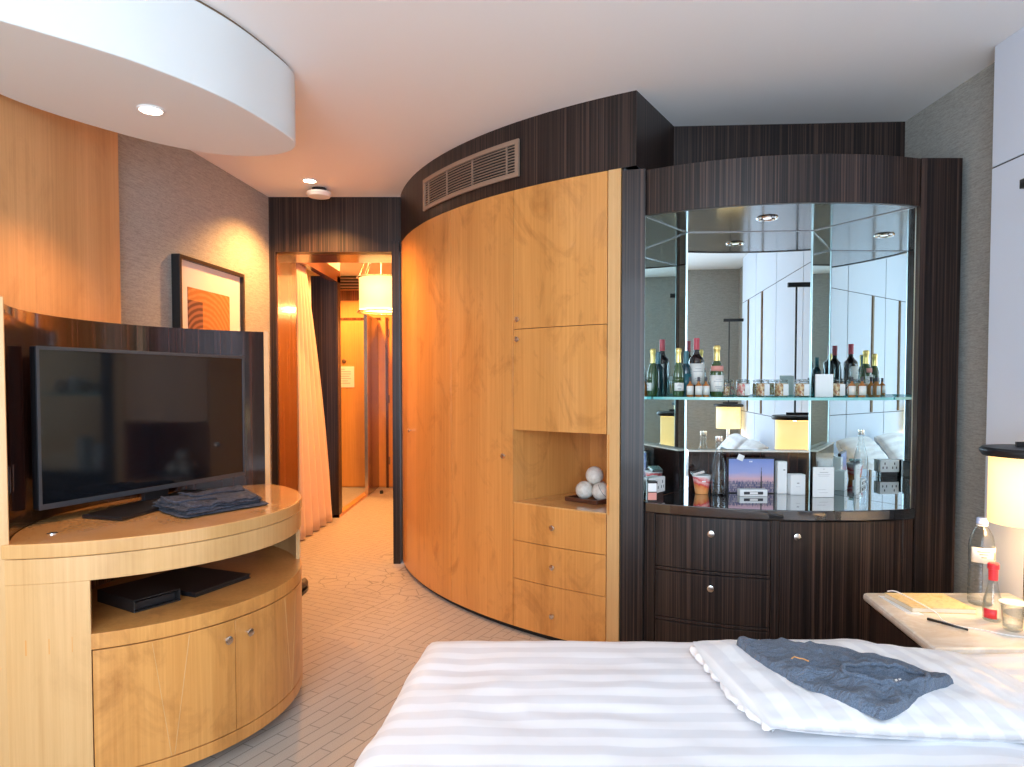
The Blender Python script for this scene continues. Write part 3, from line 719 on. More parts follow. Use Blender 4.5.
cardbox('tall_box', 'tall narrow white box on the counter beside the skyline picture', 'box', 1.375, 1.424, 3.61, .04, .168, lines=((.6,.8,.72,.76),))
cardbox('small_carton', 'small white carton on the counter between tall box and white sign', 'box', 1.430, 1.505, 3.575, .05, .105, lines=((.42,.58,.55,.60),(.35,.65,.40,.41)))
sg = cardbox('counter_sign', 'white upright counter sign at the right of the minibar items', 'sign', 1.512, 1.618, 3.50, .008, .152, lines=((.48,.52,.92,.95),(.3,.7,.82,.835),(.2,.8,.75,.757),(.25,.75,.70,.707),(.2,.6,.25,.257),(.3,.7,.15,.157)))
# sockets and coffee box at the left
def on_left(u, nn_): 
    p0 = Vector(fl); p1 = Vector(cor_l); t0 = (p1-p0).normalized(); n0 = Vector((t0.y, -t0.x)); p = p0+t0*u+n0*nn_; return (p.x, p.y)
g = thing('power_socket', 'white double power socket unit beside the left alcove mirror', 'socket', (.70,3.44,CZ))
MB().prism([on_left(.05,.004), on_left(.17,.004), on_left(.17,.035), on_left(.05,.035)], CZ+.03, CZ+.105).build('housing', 'whitep', g, bevel=.003)
sl = MB()
for u in (.08, .14):
    for du, z in ((-.012,.05),(.012,.05),(0,.075)): sl.prism([on_left(u+du-.003,.0352), on_left(u+du+.003,.0352), on_left(u+du+.003,.036), on_left(u+du-.003,.036)], CZ+z, CZ+z+.014)
sl.build('socket_holes', 'ink', g)
MB().prism([on_left(.06,.006), on_left(.16,.006), on_left(.16,.030), on_left(.06,.030)], CZ+.0005, CZ+.03).build('mount', 'blackplastic', g)
g = thing('tea_box', 'small red and black tea box by the left pilaster on the counter', 'box', (.70,3.40,CZ))
MB().box(.655, .700, 3.365, 3.405, CZ+.0005, CZ+.10).build('carton', 'blackplastic', g, bevel=.001)
MB().box(.657, .698, 3.363, 3.365, CZ+.01, CZ+.045).build('label', 'labelrose', g)
MB().box(.657, .698, 3.363, 3.365, CZ+.05, CZ+.09).build('label', 'paperw', g)

# ------------------------------------------------------------------ television console
TC, TR = (-1.606, 2.825), .722
K = thing('tv_console', 'oval blond veneer television console with curved dark backboard', 'cabinet', (-1.35, 2.8, 0))
PLe = Vector((-1.55, 2.105)); PRi = Vector((-1.19, 3.43))
ch = (PRi-PLe); cl = ch.length; cd = ch.normalized(); cn = Vector((-cd.y, cd.x)); bul = .33
pr_ = cl*cl/(8*bul)+bul/2; PCc = (PLe+PRi)/2-cn*(pr_-bul)
aL = math.degrees(math.atan2(*(PLe-PCc).yx)) % 360; aR = math.degrees(math.atan2(*(PRi-PCc).yx)) % 360
fa0 = math.degrees(math.atan2(*(PLe-Vector(TC)).yx)); fa1 = math.degrees(math.atan2(*(PRi-Vector(TC)).yx))
def lens(r_in=0, back_in=0, n=28):
    return arc(TC, TR-r_in, fa0, fa1, n)+arc(tuple(PCc), pr_-back_in, aR, aL, n)[1:-1]
ZT = .86
autosmooth(MB().prism(lens(0,.02), ZT-.045, ZT).build('top', 'blond_top', K, bevel=.003))
autosmooth(MB().prism(lens(.004,.02), .735, ZT-.047).build('fascia', 'blond_pale', K, bevel=.0015))
def tang(q):
    A = q*q+1; Bq = -2*(q*TC[0]+TC[1]); C_ = TC[0]**2+TC[1]**2-TR**2
    t = (-Bq-math.sqrt(max(0, Bq*Bq-4*A*C_)))/(2*A); return math.degrees(math.atan2(t-TC[1], t*q-TC[0]))
tA = tang((86-512)/700); tB = tang((233-512)/700); tE = 24
autosmooth(MB().prism(band(TC, TR-.004, TR-.03, fa0, tA), .06, .735).build('side_panel', 'blond_pale', K, bevel=.001))
autosmooth(MB().prism(band(TC, TR-.004, TR-.022, tE, fa1), .06, .735).build('side_panel', 'blond_pale', K, bevel=.001))
autosmooth(MB().prism(lens(.004,.03), .515, .565).build('shelf', 'blond', K, bevel=.001))
autosmooth(MB().prism(lens(.028,.05), .11, .512).build('carcass', 'seam', K))
autosmooth(MB().prism(lens(.004,.05), .062, .108).build('base_rail', 'blond', K, bevel=.001))
autosmooth(MB().prism(lens(.12,.08), .0, .062).build('plinth', 'black', K))
for a0, a1, ka in ((tA+.25, tB-.12, tB-3.2), (tB+.12, tE-.2, tB+4)):
    D = autosmooth(MB().prism(band(TC, TR-.004, TR-.026, a0, a1), .112, .511).build('door', 'blond', K, bevel=.001))
    kp = (TC[0]+(TR-.004)*math.cos(math.radians(ka)), TC[1]+(TR-.004)*math.sin(math.radians(ka)))
    knob(D, kp[0], kp[1], .452, math.cos(math.radians(ka)), math.sin(math.radians(ka)))
    # V shaped inlay
    am = (a0+a1)/2; iv = MB()
    for sgn in (-1, 1):
        P = []
        for i in range(13):
            f_ = i/12; a_ = math.radians(am+sgn*(.4+f_*4.2)); P.append((TC[0]+(TR-.0042)*math.cos(a_), TC[1]+(TR-.0042)*math.sin(a_), .115+f_*.39))
        iv.tube(P, .0013, 5)
    iv.build('inlay', 'blond_pale', D)
autosmooth(MB().prism(band(tuple(PCc), pr_-.10, pr_-.115, aR+4, aL-4, 30), .566, .734).build('cavity_back', 'redwood', K))
bb = arc(tuple(PCc), pr_+.02, aL, aR, 40)+arc(tuple(PCc), pr_-.018, aL, aR, 40)[::-1]
autosmooth(MB().prism(band(tuple(PCc), pr_+.02, pr_-.018, aL-1.2, aR+1.4, 40), .0, 1.60).build('backboard', 'maca_gloss', K))
autosmooth(MB().prism(band(tuple(PCc), pr_+.022, pr_-.022, aL, aL-2.4, 3), .0, 1.612).build('end_post', 'blond_pale', K, bevel=.002))
autosmooth(MB().prism(band(tuple(PCc), pr_+.022, pr_-.022, aR+1.6, aR, 3) , .0, 1.605).build('end_post', 'blond_pale', K, bevel=.002))
for aa in (aL-9, aL-12.5):
    a_ = math.radians(aa); c_p = (PCc.x+(pr_-.020)*math.cos(a_), PCc.y+(pr_-.020)*math.sin(a_))
    pl = MB(); rbox(pl, c_p, a_, .003, .022, 1.0, 1.085); pl.build('socket_plate', 'maca_gloss', K, bevel=.001)
b = MB().lathe([(.016, 0), (.016, .003), (.012, .004)], (-1.50, 2.27, ZT), 20)
autosmooth(b.build('cable_grommet', 'steel', K))

# television
tl, trr = Vector((-1.64, 2.41)), Vector((-1.283, 3.35)); td = (trr-tl).normalized(); tn = Vector((td.y, -td.x)); tw_ = (trr-tl).length
T = thing('television', 'black flat television on the console in front of the backboard', 'television', (-1.50, 2.86, ZT))
def tvb(b, u0, u1, n0, n1, z0_, z1_):
    P = [tl+td*u+tn*n_ for u, n_ in ((u0,n0),(u1,n0),(u1,n1),(u0,n1))]
    return b.prism([tuple(p) for p in P], z0_, z1_)
Z0, Z1 = .910, 1.480
tvb(MB(), 0, tw_, -.03, -.001, Z0, Z1).build('housing', 'blackplastic', T, bevel=.006)
tvb(MB(), .2, tw_-.2, -.05, -.03, Z0+.05, Z1-.12).build('rear_bulge', 'blackplastic', T, bevel=.005)
bz_ = MB(); w_ = .012
tvb(bz_, 0, tw_, -.001, .006, Z0, Z0+.018); tvb(bz_, 0, tw_, -.001, .006, Z1-w_, Z1)
tvb(bz_, 0, w_, -.001, .006, Z0+.018, Z1-w_); tvb(bz_, tw_-w_, tw_, -.001, .006, Z0+.018, Z1-w_)
bz_.build('bezel', 'bezel', T, bevel=.001)
tvb(MB(), w_, tw_-w_, -.001, .002, Z0+.018, Z1-w_).build('screen', 'screen', T)
tvb(MB(), tw_/2-.06, tw_/2+.06, -.028, -.008, ZT+.012, Z0+.04).build('neck', 'blackplastic', T, bevel=.003)
bs = MB(); nb_ = [(-1.565,2.53),(-1.385,2.47),(-1.30,3.10),(-1.47,3.14)]
bs.prism(nb_, ZT+.0005, ZT+.014); bs.build('base', 'blackplastic', T, bevel=.003)

# folded jeans: layered wrinkled slab
def cloth_slab(name, corners, z, layers, m, seed, amp=.006):
    b = MB(); cs = [Vector(c) for c in corners]
    for L_ in range(layers):
        th = .011; zz_ = z+L_*th*.95; sh_ = .88+.12*random.random() if L_ else 1
        cen = sum(cs, Vector((0,0)))/4; off = Vector((random.uniform(-.012,.012), random.uniform(-.012,.012)))*(1 if L_ else 0)
        C4 = [cen+(c-cen)*sh_+off for c in cs]
        def fn(u, v, top):
            p = C4[0].lerp(C4[1], u).lerp(C4[3].lerp(C4[2], u), v)
            p = p+Vector((nz(u*3, v*3, seed+L_)*.02, nz(u*3+9, v*3, seed+L_)*.02))
            ed = min(u, 1-u, v, 1-v); rr = min(1, ed/.05); rr = math.sqrt(1-(1-rr)**2)
            w = .5*th*rr*1.15
            wr = amp*(nz(u*5+v*3, v*9-u*4, seed)+.6*nz(u*14, v*5+u*9, seed+3))*(.3+.5*L_)
            return (p.x, p.y, max(z+.0005, zz_+.5*th+(w if top else -w)+wr*(1 if top else .8)))
        b.grid(lambda u, v: fn(u, v, True), 36, 28); b.grid(lambda u, v: fn(u, v, False), 36, 28)
    return b.build(name, m, smooth=True)
o = cloth_slab('folded_jeans', [(-1.40,2.70),(-1.165,2.50),(-.985,2.80),(-1.20,3.12)], ZT+.001, 4, 'denim', 3.3, .005)
tag(o, 'folded dark blue denim jeans on the television console', 'clothing')
sm = MB()
for f_ in (0, .5): 
    P = [(-1.36+.22*i/10+f_*.05, 2.70-.10*math.sin(i*.3)+f_*.18+.25*i/10*f_, ZT+.050+.004*math.sin(i+f_)) for i in range(11)]
    sm.tube(P, .004, 6)
sm.build('seam', 'denim', o, smooth=True)

# compartment folders
CZ2 = .5655
g = thing('document_case', 'black leather slipcase lying in the console compartment, left one', 'case', (-1.30,2.45,CZ2))
ax = Vector((.083, .13)).normalized(); ay = Vector((-ax.y, ax.x)); o0 = Vector((-1.290, 2.365))
def rb(b, o0, u0, u1, v0, v1, z0_, z1_, ax=ax, ay=ay):
    P = [o0+ax*u+ay*v for u, v in ((u0,v0),(u1,v0),(u1,v1),(u0,v1))]; return b.prism([tuple(p) for p in P], z0_, z1_)
b = MB(); rb(b, o0, 0, .17, 0, .24, CZ2, CZ2+.004); rb(b, o0, 0, .17, 0, .24, CZ2+.040, CZ2+.044)
rb(b, o0, 0, .004, 0, .24, CZ2+.004, CZ2+.040); rb(b, o0, .166, .17, 0, .24, CZ2+.004, CZ2+.040); rb(b, o0, .004,.166,.236,.24, CZ2+.004, CZ2+.040)
b.build('cover', 'leather', g, bevel=.001)
rb(MB(), o0, .008, .162, .02, .23, CZ2+.005, CZ2+.030).build('contents', 'blackplastic', g)
g = thing('leather_folder', 'large flat black leather folder in the console compartment, right one', 'folder', (-1.15,2.75,CZ2))
ax2 = Vector((.103, .25)).normalized(); ay2 = Vector((-ax2.y, ax2.x)); o1 = Vector((-1.160, 2.54))
rb(MB(), o1, 0, .28, 0, .34, CZ2, CZ2+.004, ax2, ay2).build('cover', 'leather', g, bevel=.0015)
rb(MB(), o1, .003, .277, .004, .336, CZ2+.0045, CZ2+.014, ax2, ay2).build('pages', 'blackplastic', g)
rb(MB(), o1, 0, .28, 0, .34, CZ2+.0145, CZ2+.0185, ax2, ay2).build('cover', 'leather', g, bevel=.0015)

# black shoe on the carpet behind the console
g = thing('shoe', 'black shoe on the carpet just beyond the television console', 'shoe', (-1.36,4.45,0))
def sho(u, v):   # u around, v along
    y = 4.34+.27*v; wv_ = .042*(1-.35*(2*v-1)**2)*math.sqrt(max(.02, 1-(abs(2*v-1))**6)); hv = .035+.06*max(0, 1-v*1.6)+.01
    a_ = u*2*PI; return (-1.375+wv_*math.cos(a_), y, .018+hv*.5+hv*.5*math.sin(a_))
MB().grid(sho, 20, 16).build('upper', 'leather', g, smooth=True)
MB().prism([(-1.375+.046*math.cos(i*PI/10)*1, 4.475+.145*math.sin(i*PI/10)) for i in range(20)], 0, .02).build('sole', 'blackplastic', g)

# ------------------------------------------------------------------ right wall panels, lamps, nightstands
PXW = 1.985
for i, (y0, y1) in enumerate(((2.06,2.93),(1.19,2.055),(.32,1.185),(-.40,.315))):
    for z0_, z1_ in ((0,1.047),(1.053,2.237),(2.243,CEIL)):
        o = struct(MB().box(PXW, 2.078, y0+.003, y1-.003, z0_, z1_).build('wall_panel', 'white_panel', bevel=.003))
struct(MB().box(PXW+.004, 2.079, -.395, 2.926, 0.002, CEIL-.001).build('wall_panel_backing', 'seam'))
for i, y in enumerate((.62, -.05, 2.30)): struct(MB().box(1.972, PXW-.0002, y, y+.035, 1.06, 2.235).build('trim_1%d' % i, 'bronze_trim'))
def nightstand(y0, y1, lb):
    g = thing('nightstand', lb, 'nightstand', (1.65, (y0+y1)/2, 0))
    sk = lambda xf, xb, ya, yb: [(xf, ya), (1.978, ya), (1.978, yb), (xb, yb)]
    MB().prism(sk(1.345, 1.418, y0+.015, y1-.02), .0, .478).build('body', 'maca', g, bevel=.002)
    MB().box(1.352, 1.975, y0+.006, y0+.014, .24, .465).build('drawer_front', 'maca', g, bevel=.002)
    MB().box(1.352, 1.975, y0+.006, y0+.014, .02, .232).build('drawer_front', 'maca', g, bevel=.002)
    MB().prism(sk(1.333, 1.406, y0+.005, y1-.005), .478, .488).build('moulding', 'maca_gloss', g, bevel=.002)
    MB().prism(sk(1.320, 1.394, y0, y1), .488, .52).build('marble_top', 'marble', g, bevel=.012)
    return g
nightstand(2.165, 2.76, 'dark nightstand with cream marble top beside the bar cabinet')
nightstand(-.65, -.03, 'dark nightstand with cream marble top on the far bedside, seen in the mirror')
def lamp(y, lb):
    x = 1.835
    g = thing('bedside_lamp', lb, 'lamp', (x, y, .52), 'bedside lamps')
    autosmooth(MB().lathe([(.128, .0), (.128, .235)], (x, y, .855), 40, cap=False).build('lamp_shade', 'shade', g, solid=.003))
    autosmooth(MB().lathe([(.05, .034), (.150, .03), (.158, .022), (.158, .012), (.150, 0), (.02,0)], (x, y, 1.094), 40).build('top_disc', 'black', g))
    MB().box(x-.06, x+.10, y-.004, y+.004, 1.128, 1.145).build('fin', 'black', g)
    autosmooth(MB().lathe([(.018, 0), (.018, .345)], (x-.0, y, .522), 20).build('pole', 'steel', g))
    autosmooth(MB().lathe([(.075, 0), (.075, .008), (.02,.012)], (x, y, .5205), 28).build('base', 'steel', g))
    autosmooth(MB().lathe([(.007, 0), (.007, .9)], (x, y, 1.14), 12).build('rod', 'black', g))
    MB().box(1.775, 1.9995, y-.014, y+.014, 2.03, 2.062).build('wall_bracket', 'black', g, bevel=.002)
    MB().lathe([(.001,-.02),(.028,0),(.03,.05),(.012,.09)], (x, y, .995), 16).build('bulb', 'bulb', g)
    return g
lamp(2.46, 'bedside lamp with glowing drum shade and black disc on the marble nightstand')
lamp(-.33, 'bedside lamp on the far bedside, seen only in the bar mirror')

# nightstand items
NT = .5205
bx = Vector((1.40, 2.53)); u1 = Vector((1, .02)).normalized(); v1 = Vector((-.0, 1))
g = thing('notebook', 'tan marbled paper notebook on the marble nightstand top', 'book', (1.53,2.58,NT))
def pl4(b, P, z0_, z1_): return b.prism(P, z0_, z1_)
P0 = [(1.45,2.51),(1.67,2.49),(1.665,2.68),(1.445,2.69)]
cxn = sum(p[0] for p in P0)/4; cyn = sum(p[1] for p in P0)/4
pl4(MB(), [(cxn+(x-cxn)*.98, cyn+(y-cyn)*.98) for x, y in P0], NT+.003, NT+.016).build('pages', 'pages', g)
pl4(MB(), P0, NT, NT+.003).build('cover', 'tanbook', g); pl4(MB(), P0, NT+.016, NT+.019).build('cover', 'tanbook', g, bevel=.001)
pg = MB().prism([(1.425,2.50),(1.475,2.48),(1.468,2.70),(1.43,2.71)], NT, NT+.002).build('paper_sheet', 'paperw'); tag(pg, 'white paper sheet sticking out beside the tan notebook', 'paper')
cab = cat_rom([(1.418,2.62,NT+.045),(1.44,2.60,NT+.05),(1.475,2.54,NT+.035),(1.50,2.46,NT+.02),(1.50,2.41,NT+.006),(1.52,2.36,NT+.004),(1.57,2.33,NT+.003),(1.64,2.27,NT+.003),(1.74,2.24,NT+.003),(1.86,2.25,NT+.003),(1.97,2.30,NT+.003)], 8)
tag(MB().tube(cab, .0022, 6).build('charging_cable', 'whitep', smooth=True), 'thin white charging cable trailing over the notebook and marble', 'cable')
g = thing('pen', 'dark pen with pale clip lying on the marble by the cable', 'pen', (1.50,2.34,NT))
MB().tube([(1.455,2.425,NT+.006),(1.525,2.315,NT+.006)], [.005,.004], 8).build('barrel', 'blackplastic', g, smooth=True)
MB().tube([(1.475,2.395,NT+.011),(1.50,2.352,NT+.011)], .0015, 6).build('clip', 'steel', g)

# large plastic bottle
def pet(loc):
    g = thing('plastic_water_bottle', 'large clear plastic water bottle with pale blue cap on the nightstand', 'bottle', (0,0,0))
    R = .042; prof = [(R*.6,.0),(R*.95,.006)]
    for i in range(8):
        z = .015+i*.018; prof += [(R, z), (R, z+.010), (R*.955, z+.014)]
    prof += [(R, .165), (R, .225), (R*.96,.24), (R*.85,.262), (R*.6,.285), (R*.36,.30), (R*.34,.312)]
    autosmooth(MB().lathe(prof, seg=32).build('plastic_body', 'glass', g), 50)
    autosmooth(MB().lathe([(R*.5,.004),(R*.88,.008),(R*.90,.15),(R*.90,.205),(.001,.206)], seg=32).build('water', 'water', g))
    lb_ = autosmooth(MB().lathe([(R+.0012,.166),(R+.0012,.222)], seg=18, a0=-PI*.95, a1=PI*.05).build('label', 'label', g, solid=.0005))
    t_ = MB()
    for z, a_ in ((.205,.5),(.196,.35),(.185,.2)): t_.lathe([(R+.002, z), (R+.002, z+.005)], seg=10, a0=-PI*.5-a_-.4, a1=-PI*.5+a_-.4)
    t_.lathe([(R+.002,.176),(R+.002,.206)], seg=4, a0=-PI*.5+.45, a1=-PI*.5+.8)
    t_.build('lettering', 'labelrose', lb_)
    autosmooth(MB().lathe([(R*.42,.306),(R*.46,.308),(R*.44,.326),(R*.36,.329),(.001,.329)], seg=24).build('cap', mat('pale_blue_cap', (.45,.56,.85), .4), g))
    ring = [(R*.42*math.cos(i*PI/8), R*.42*math.sin(i*PI/8), .301) for i in range(17)]; MB().tube(ring, .002, 5).build('cap_ring', 'paperw', g)
    g.location = loc; return g
pet((1.757, 2.60, NT))
g = thing('small_glass_bottle', 'small glass bottle with bright red cap on the nightstand', 'bottle', (0,0,0))
R = .030
autosmooth(MB().lathe([(R*.9,0),(R,.006),(R,.05),(R*.92,.075),(R*.6,.11),(R*.42,.14),(R*.42,.172)], seg=28).build('glass_body', 'glass', g))
autosmooth(MB().lathe([(R*.8,.005),(R*.9,.008),(R*.9,.05),(R*.8,.075),(R*.5,.105),(.001,.106)], seg=28).build('water', 'water', g))
autosmooth(MB().lathe([(R*.48,.142),(R*.50,.180),(R*.60,.182),(R*.60,.198),(R*.5,.202),(.001,.202)], seg=24).build('cap', 'brightred', g))
autosmooth(MB().lathe([(R+.001,.012),(R+.001,.045)], seg=10, a0=-PI*1.0, a1=-PI*.55).build('label', 'brightred', g, solid=.0005))
g.location = (1.685, 2.43, NT)
g = thing('water_glass', 'clear tumbler of water in front of the red-capped bottle', 'glass', (0,0,0))
autosmooth(MB().lathe([(.001,.0),(.024,.0),(.029,.006),(.034,.092),(.032,.092),(.027,.012),(.001,.010)], seg=32).build('glass_body', 'glass', g))
autosmooth(MB().lathe([(.001,.011),(.026,.012),(.0285,.036),(.001,.036)], seg=32).build('water', 'water', g))
g.location = (1.685, 2.33, NT)
ds = MB().lathe([(.001,0),(.041,0),(.041,.0025),(.001,.0025)], (1.685,2.33,NT+.093), 28).build('paper_coaster', 'label'); tag(ds, 'round cream paper cover resting on the tumbler', 'paper cover')  # paper lid covering the tumbler rim
cs_ = MB().prism([(1.74,2.175),(1.90,2.175),(1.90,2.22),(1.78,2.23)], NT, NT+.003).build('paper_napkin', 'paperw'); tag(cs_, 'folded white paper corner on the front edge of the marble', 'paper')

# ------------------------------------------------------------------ bed
BD = thing('bed', 'double bed with white striped sateen duvet', 'bed', (.85, 1.08, 0))
MB().box(-.20, 1.98, .08, 2.06, .06, .30).build('base', 'maca', BD, bevel=.01)
for x, y in ((-.12,.16),(-.12,1.98),(1.9,.16),(1.9,1.98)): MB().box(x-.03, x+.03, y-.03, y+.03, 0, .06).build('leg', 'black', BD)
MB().box(-.22, 1.98, .06, 2.07, .30, .50).build('mattress', 'white_cotton', BD, bevel=.05)
X0, X1, Y0_, Y1_ = -.335, 1.97, 0.0, 2.145
def duv(u, v):
    # u,v in 0..1 with overhang: arc over the edge
    def edge(t, a, b, r=.07, drop=.34, lo=True, hi=True):
        L_ = (b-a); s_ = t*(L_+2*(drop))-drop
        if s_ < 0 and lo:
            q = min(1, -s_/(r*1.57)); ang = q*PI/2
            return a+r-(r*math.sin(ang)), -(r-r*math.cos(ang))-max(0, -s_-r*1.57), -1
        if s_ > L_ and hi:
            e_ = s_-L_; q = min(1, e_/(r*1.57)); ang = q*PI/2
            return b-r+r*math.sin(ang), -(r-r*math.cos(ang))-max(0, e_-r*1.57), 1
        f_ = max(0, min(1, s_/L_)); return a+r+(L_-2*r)*f_, 0, 0
    x, dzx, ex = edge(u, X0, X1, hi=False)
    y, dzy, ey = edge(v, Y0_, Y1_)
    q_ = max(0, min(1, (x-1.02)/.25)); z = .568-.052*q_*q_*(3-2*q_)+min(dzx, dzy)
    x += .10*(y-1.5)*max(0, 1-(x-X0)/1.2)
    wr = .006*nz(x*1.2, y*4, .3)+.004*nz(x*3, y*9, 1.3)+.0025*nz(x*9+y*5, y*14, 4)
    wr += .009*nz(x*.9, y*1.1, 7)+.0035*(1-2*abs(nz(x*5-y*2, y*11+x*2, 17)))
    if ex or ey: x += .012*nz(y*5, z*2, 2)*(ex != 0); y += .012*nz(x*5, z*2, 5)*(ey != 0)
    # gentle ridge creases at the foot corner
    wr += .006*math.exp(-((x+.12)/.06)**2)*math.sin(y*9)
    return (x, y, max(.2, z+wr))
MB().grid(duv, 150, 120).build('duvet', 'duvet', BD, smooth=True, solid=.006)

def pillow(name, cx_, cy_, z, lx, ly, h, rot, lb, m='pillowc', tilt=None, grp=None, seed=0, hem=False):
    b = MB()
    def fn(u, v, top):
        a = 2*u-1; c = 2*v-1
        x = a*lx*(1-.05*c*c*(abs(a))); y = c*ly*(1-.07*a*a*abs(c))
        e1 = (1-abs(a)**3.2); e2 = (1-abs(c)**3.2); t = max(0, e1*e2)**.42
        zz_ = h*(.5+(.5 if top else -.5)*t)
        if top: zz_ += t*(.010*nz(a*2.5, c*2.5, seed)+.008*nz(a*6, c*3, seed+2)+.004*nz(a*13+c*6, c*11, seed+4))
        return (x, y, zz_)
    b.grid(lambda u, v: fn(u, v, True), 56, 44); b.grid(lambda u, v: fn(u, v, False), 56, 44)
    o_ = b.build(name, m, smooth=True); md = o_.modifiers.new('w', 'WELD'); md.merge_threshold = .0005
    o_.location = (cx_, cy_, z); o_.rotation_euler = (tilt[0], tilt[1], rot) if tilt else (0, 0, rot)
    return tag(o_, lb, 'pillow', grp)
P1 = pillow('pillow',   .93, 1.755, .554, .42, .270, .062, math.radians(4), 'white striped pillow lying flat on the bed under the grey t-shirt', seed=3, tilt=(0, .07, 0))
pillow('pillow', 1.74, 1.48, .62, .22, .33, .17, 0, 'plump white pillow against the headboard panels, nearer the bar', tilt=(0, -.9, 0), grp='pillows at the head of the bed', seed=8)
pillow('pillow', 1.74, .68, .62, .22, .33, .17, 0, 'plump white pillow against the headboard panels, farther from the bar', tilt=(0, -.9, 0), grp='pillows at the head of the bed', seed=11)

# folded hem of the pillowcase along its left side
def hemf(u, v):
    ex = Vector((.505, 2.005)).lerp(Vector((.548, 1.50)), v); a = u*2*PI
    w_ = (.028+.008*nz(v*7, 1, 3))*math.sqrt(max(.001, 1-(2*v-1)**8)); cr = .0035*math.sin(v*55+5*nz(v*9, 0, 1))+.008*nz(v*5, 4, 2)
    return (ex.x+.022+w_*math.cos(a)+cr, ex.y+.006*nz(v*12, u*2, 6), .594+.013*math.sin(a)*math.sqrt(max(.001, 1-(2*v-1)**8))+.004*nz(v*26, u*3, 9)+.003*math.sin(u*2*PI+v*60))
b = MB().grid(hemf, 16, 70)
hm = MB(); hm.v = b.v; hm.f = b.f
ho = hm.build('pillow_hem', 'white_cotton', smooth=True)
ho.parent = P1; ho.matrix_parent_inverse = Matrix.LocRotScale(P1.location, P1.rotation_euler, None).inverted()

# t-shirt
top_e = [(.618,1.905),(.70,1.925),(.783,1.92),(.87,1.90),(.948,1.865),(1.034,1.80),(1.103,1.723)]
bot_e = [(.618,1.895),(.64,1.77),(.672,1.68),(.722,1.60),(.787,1.515),(.825,1.505),(.966,1.621),(1.10,1.718)]
te = cat_rom(top_e, 8); be = cat_rom(bot_e, 8)
def samp(L_, t):
    f_ = t*(len(L_)-1); i = min(int(f_), len(L_)-2); return Vector(L_[i]).lerp(Vector(L_[i+1]), f_-i)
nc = Vector((.90, 1.665))
def shirt(u, v, top):
    p = samp(be, u).lerp(samp(te, u), v)
    ed = min(v, 1-v, u*1.2, (1-u)*1.2); rr = min(1, ed/.06); rr = math.sqrt(1-(1-rr)**2)
    z = .611-(p.x-.93)*.065
    if top:
        z += .020*rr
        dd = p-nc
        # neck opening: an oval hollow with a raised rim
        q = math.sqrt((dd.x/.105)**2+((dd.y-.1*dd.x)/.048)**2)
        z += .016*math.exp(-((q-1)/.22)**2)*rr-.012*math.exp(-(q/.7)**2)
        wr = .009*(1-2*abs(nz(p.x*7-p.y*12, p.y*8+p.x*6, 2)))-.004+.006*(1-2*abs(nz(p.x*22, p.y*14+p.x*16, 5)))-.003+.002*nz(p.x*55, p.y*50, 9)
        # folds radiating from the neck
        an = math.atan2(dd.y, dd.x); wr += .009*math.sin(an*9+3*nz(p.x*8,p.y*8,1))*math.exp(-((q-1.8)/.8)**2)
        z += wr*rr
    return (p.x, p.y, z)
b = MB(); b.grid(lambda u, v: shirt(u, v, True), 110, 70); b.grid(lambda u, v: shirt(u, v, False), 110, 70)
TS = b.build('tshirt', 'shirt', smooth=True); tag(TS, 'crumpled heather grey-blue t-shirt folded on the bed pillow', 'clothing')
TOPV = b.v[:111*71]
def on_shirt(x, y): return min(TOPV, key=lambda q: (q[0]-x)**2+(q[1]-y)**2)[2]
cp_ = [(nc.x+.105*math.cos(a), nc.y+.048*math.sin(a)+.0105*math.cos(a)) for a in [i*2*PI/40 for i in range(41)]]
MB().tube([(x, y, on_shirt(x, y)+.003) for x, y in cp_], .006, 8).build('collar', 'shirt', TS, smooth=True)
pm = MB()
for i in range(6):
    x, y = .882+i*.011, 1.652+i*.003; z = max(on_shirt(x, y), on_shirt(x+.008, y+.02))+.001
    pm.prism([(x,y),(x+.007,y+.001),(x+.014,y+.022),(x+.007,y+.021)], z, z+.001)
pm.build('neck_print', 'whiteink', TS)
lp = [(.712,1.760),(.722,1.768),(.732,1.762),(.745,1.766),(.757,1.763)]
MB().tube([(x, y, on_shirt(x, y)+.001) for x, y in lp], .0018, 6).build('chest_logo', 'orangeink', TS)

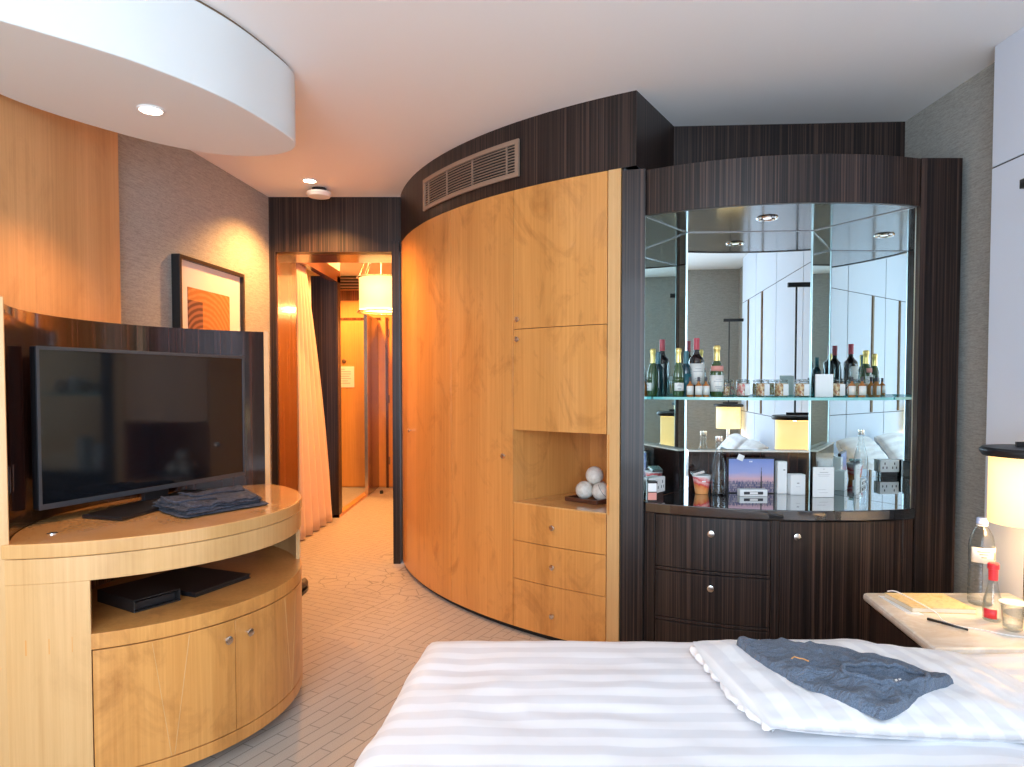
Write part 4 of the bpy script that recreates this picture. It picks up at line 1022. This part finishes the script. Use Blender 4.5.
# ------------------------------------------------------------------ lights
def area(name, loc, rot, sx_, sy_, power, col, spread=180):
    l = bpy.data.lights.new(name, 'AREA'); l.shape = 'RECTANGLE'; l.size = sx_; l.size_y = sy_; l.energy = power; l.color = col; l.spread = math.radians(spread)
    o_ = bpy.data.objects.new(name, l); COL.objects.link(o_); o_.location = loc; o_.rotation_euler = rot; return o_
def spot(name, loc, power, col, ang=110, blend=.6, r=.04, rot=(0,0,0)):
    l = bpy.data.lights.new(name, 'SPOT'); l.energy = power; l.color = col; l.spot_size = math.radians(ang); l.spot_blend = blend; l.shadow_soft_size = r
    o_ = bpy.data.objects.new(name, l); COL.objects.link(o_); o_.location = loc; o_.rotation_euler = rot; return o_
def point(name, loc, power, col, r=.04):
    l = bpy.data.lights.new(name, 'POINT'); l.energy = power; l.color = col; l.shadow_soft_size = r
    o_ = bpy.data.objects.new(name, l); COL.objects.link(o_); o_.location = loc; return o_
WARM = (1, .45, .13)
area('window_daylight', (-.45, -1.12, 1.48), (PI/2, 0, 0), 2.5, 2.15, 88, (.70,.85,1.0))
spot('drum_downlight', (-1.41, 2.77, DZ-.02), 32, WARM, 110)
spot('ceiling_downlight', (-1.38, 4.82, CEIL-.02), 125, WARM, 130)
point('pendant_light', (PX, PY, PZ+.08), 45, (1,.55,.18), .08)
spot('hall_downlight', (-1.25, 6.1, CEIL-.02), 85, WARM, 150)
spot('hall_downlight', (-1.9, 8.4, CEIL-.02), 130, WARM, 150)
point('bedside_light', (1.785, 2.46, .90), 5, (1,.62,.28), .05)
point('bedside_light', (1.785, -.33, .90), 5, (1,.62,.28), .05)
w = bpy.data.worlds.new('sky'); S.world = w; w.use_nodes = True
w.node_tree.nodes['Background'].inputs[0].default_value = (.62,.78,1,1); w.node_tree.nodes['Background'].inputs[1].default_value = 1.0

# ------------------------------------------------------------------ camera and view
cam = bpy.data.cameras.new('camera'); co = bpy.data.objects.new('camera', cam); COL.objects.link(co)
cam.sensor_width = 36; cam.lens = 36*700/1024; cam.clip_start = .02
pit = math.radians(1.9)
co.location = (0, 0, EYE); co.rotation_euler = (PI/2-pit, 0, 0)
cam.shift_y = math.tan(pit)*700/1024
S.camera = co
S.view_settings.view_transform = 'Standard'; S.view_settings.look = 'None'; S.view_settings.gamma = 1; S.view_settings.use_curve_mapping = False
S.view_settings.exposure = .75
S.cycles.max_bounces = 12; S.cycles.glossy_bounces = 8; S.cycles.transparent_max_bounces = 24; S.cycles.diffuse_bounces = 6
S.cycles.use_denoising = True
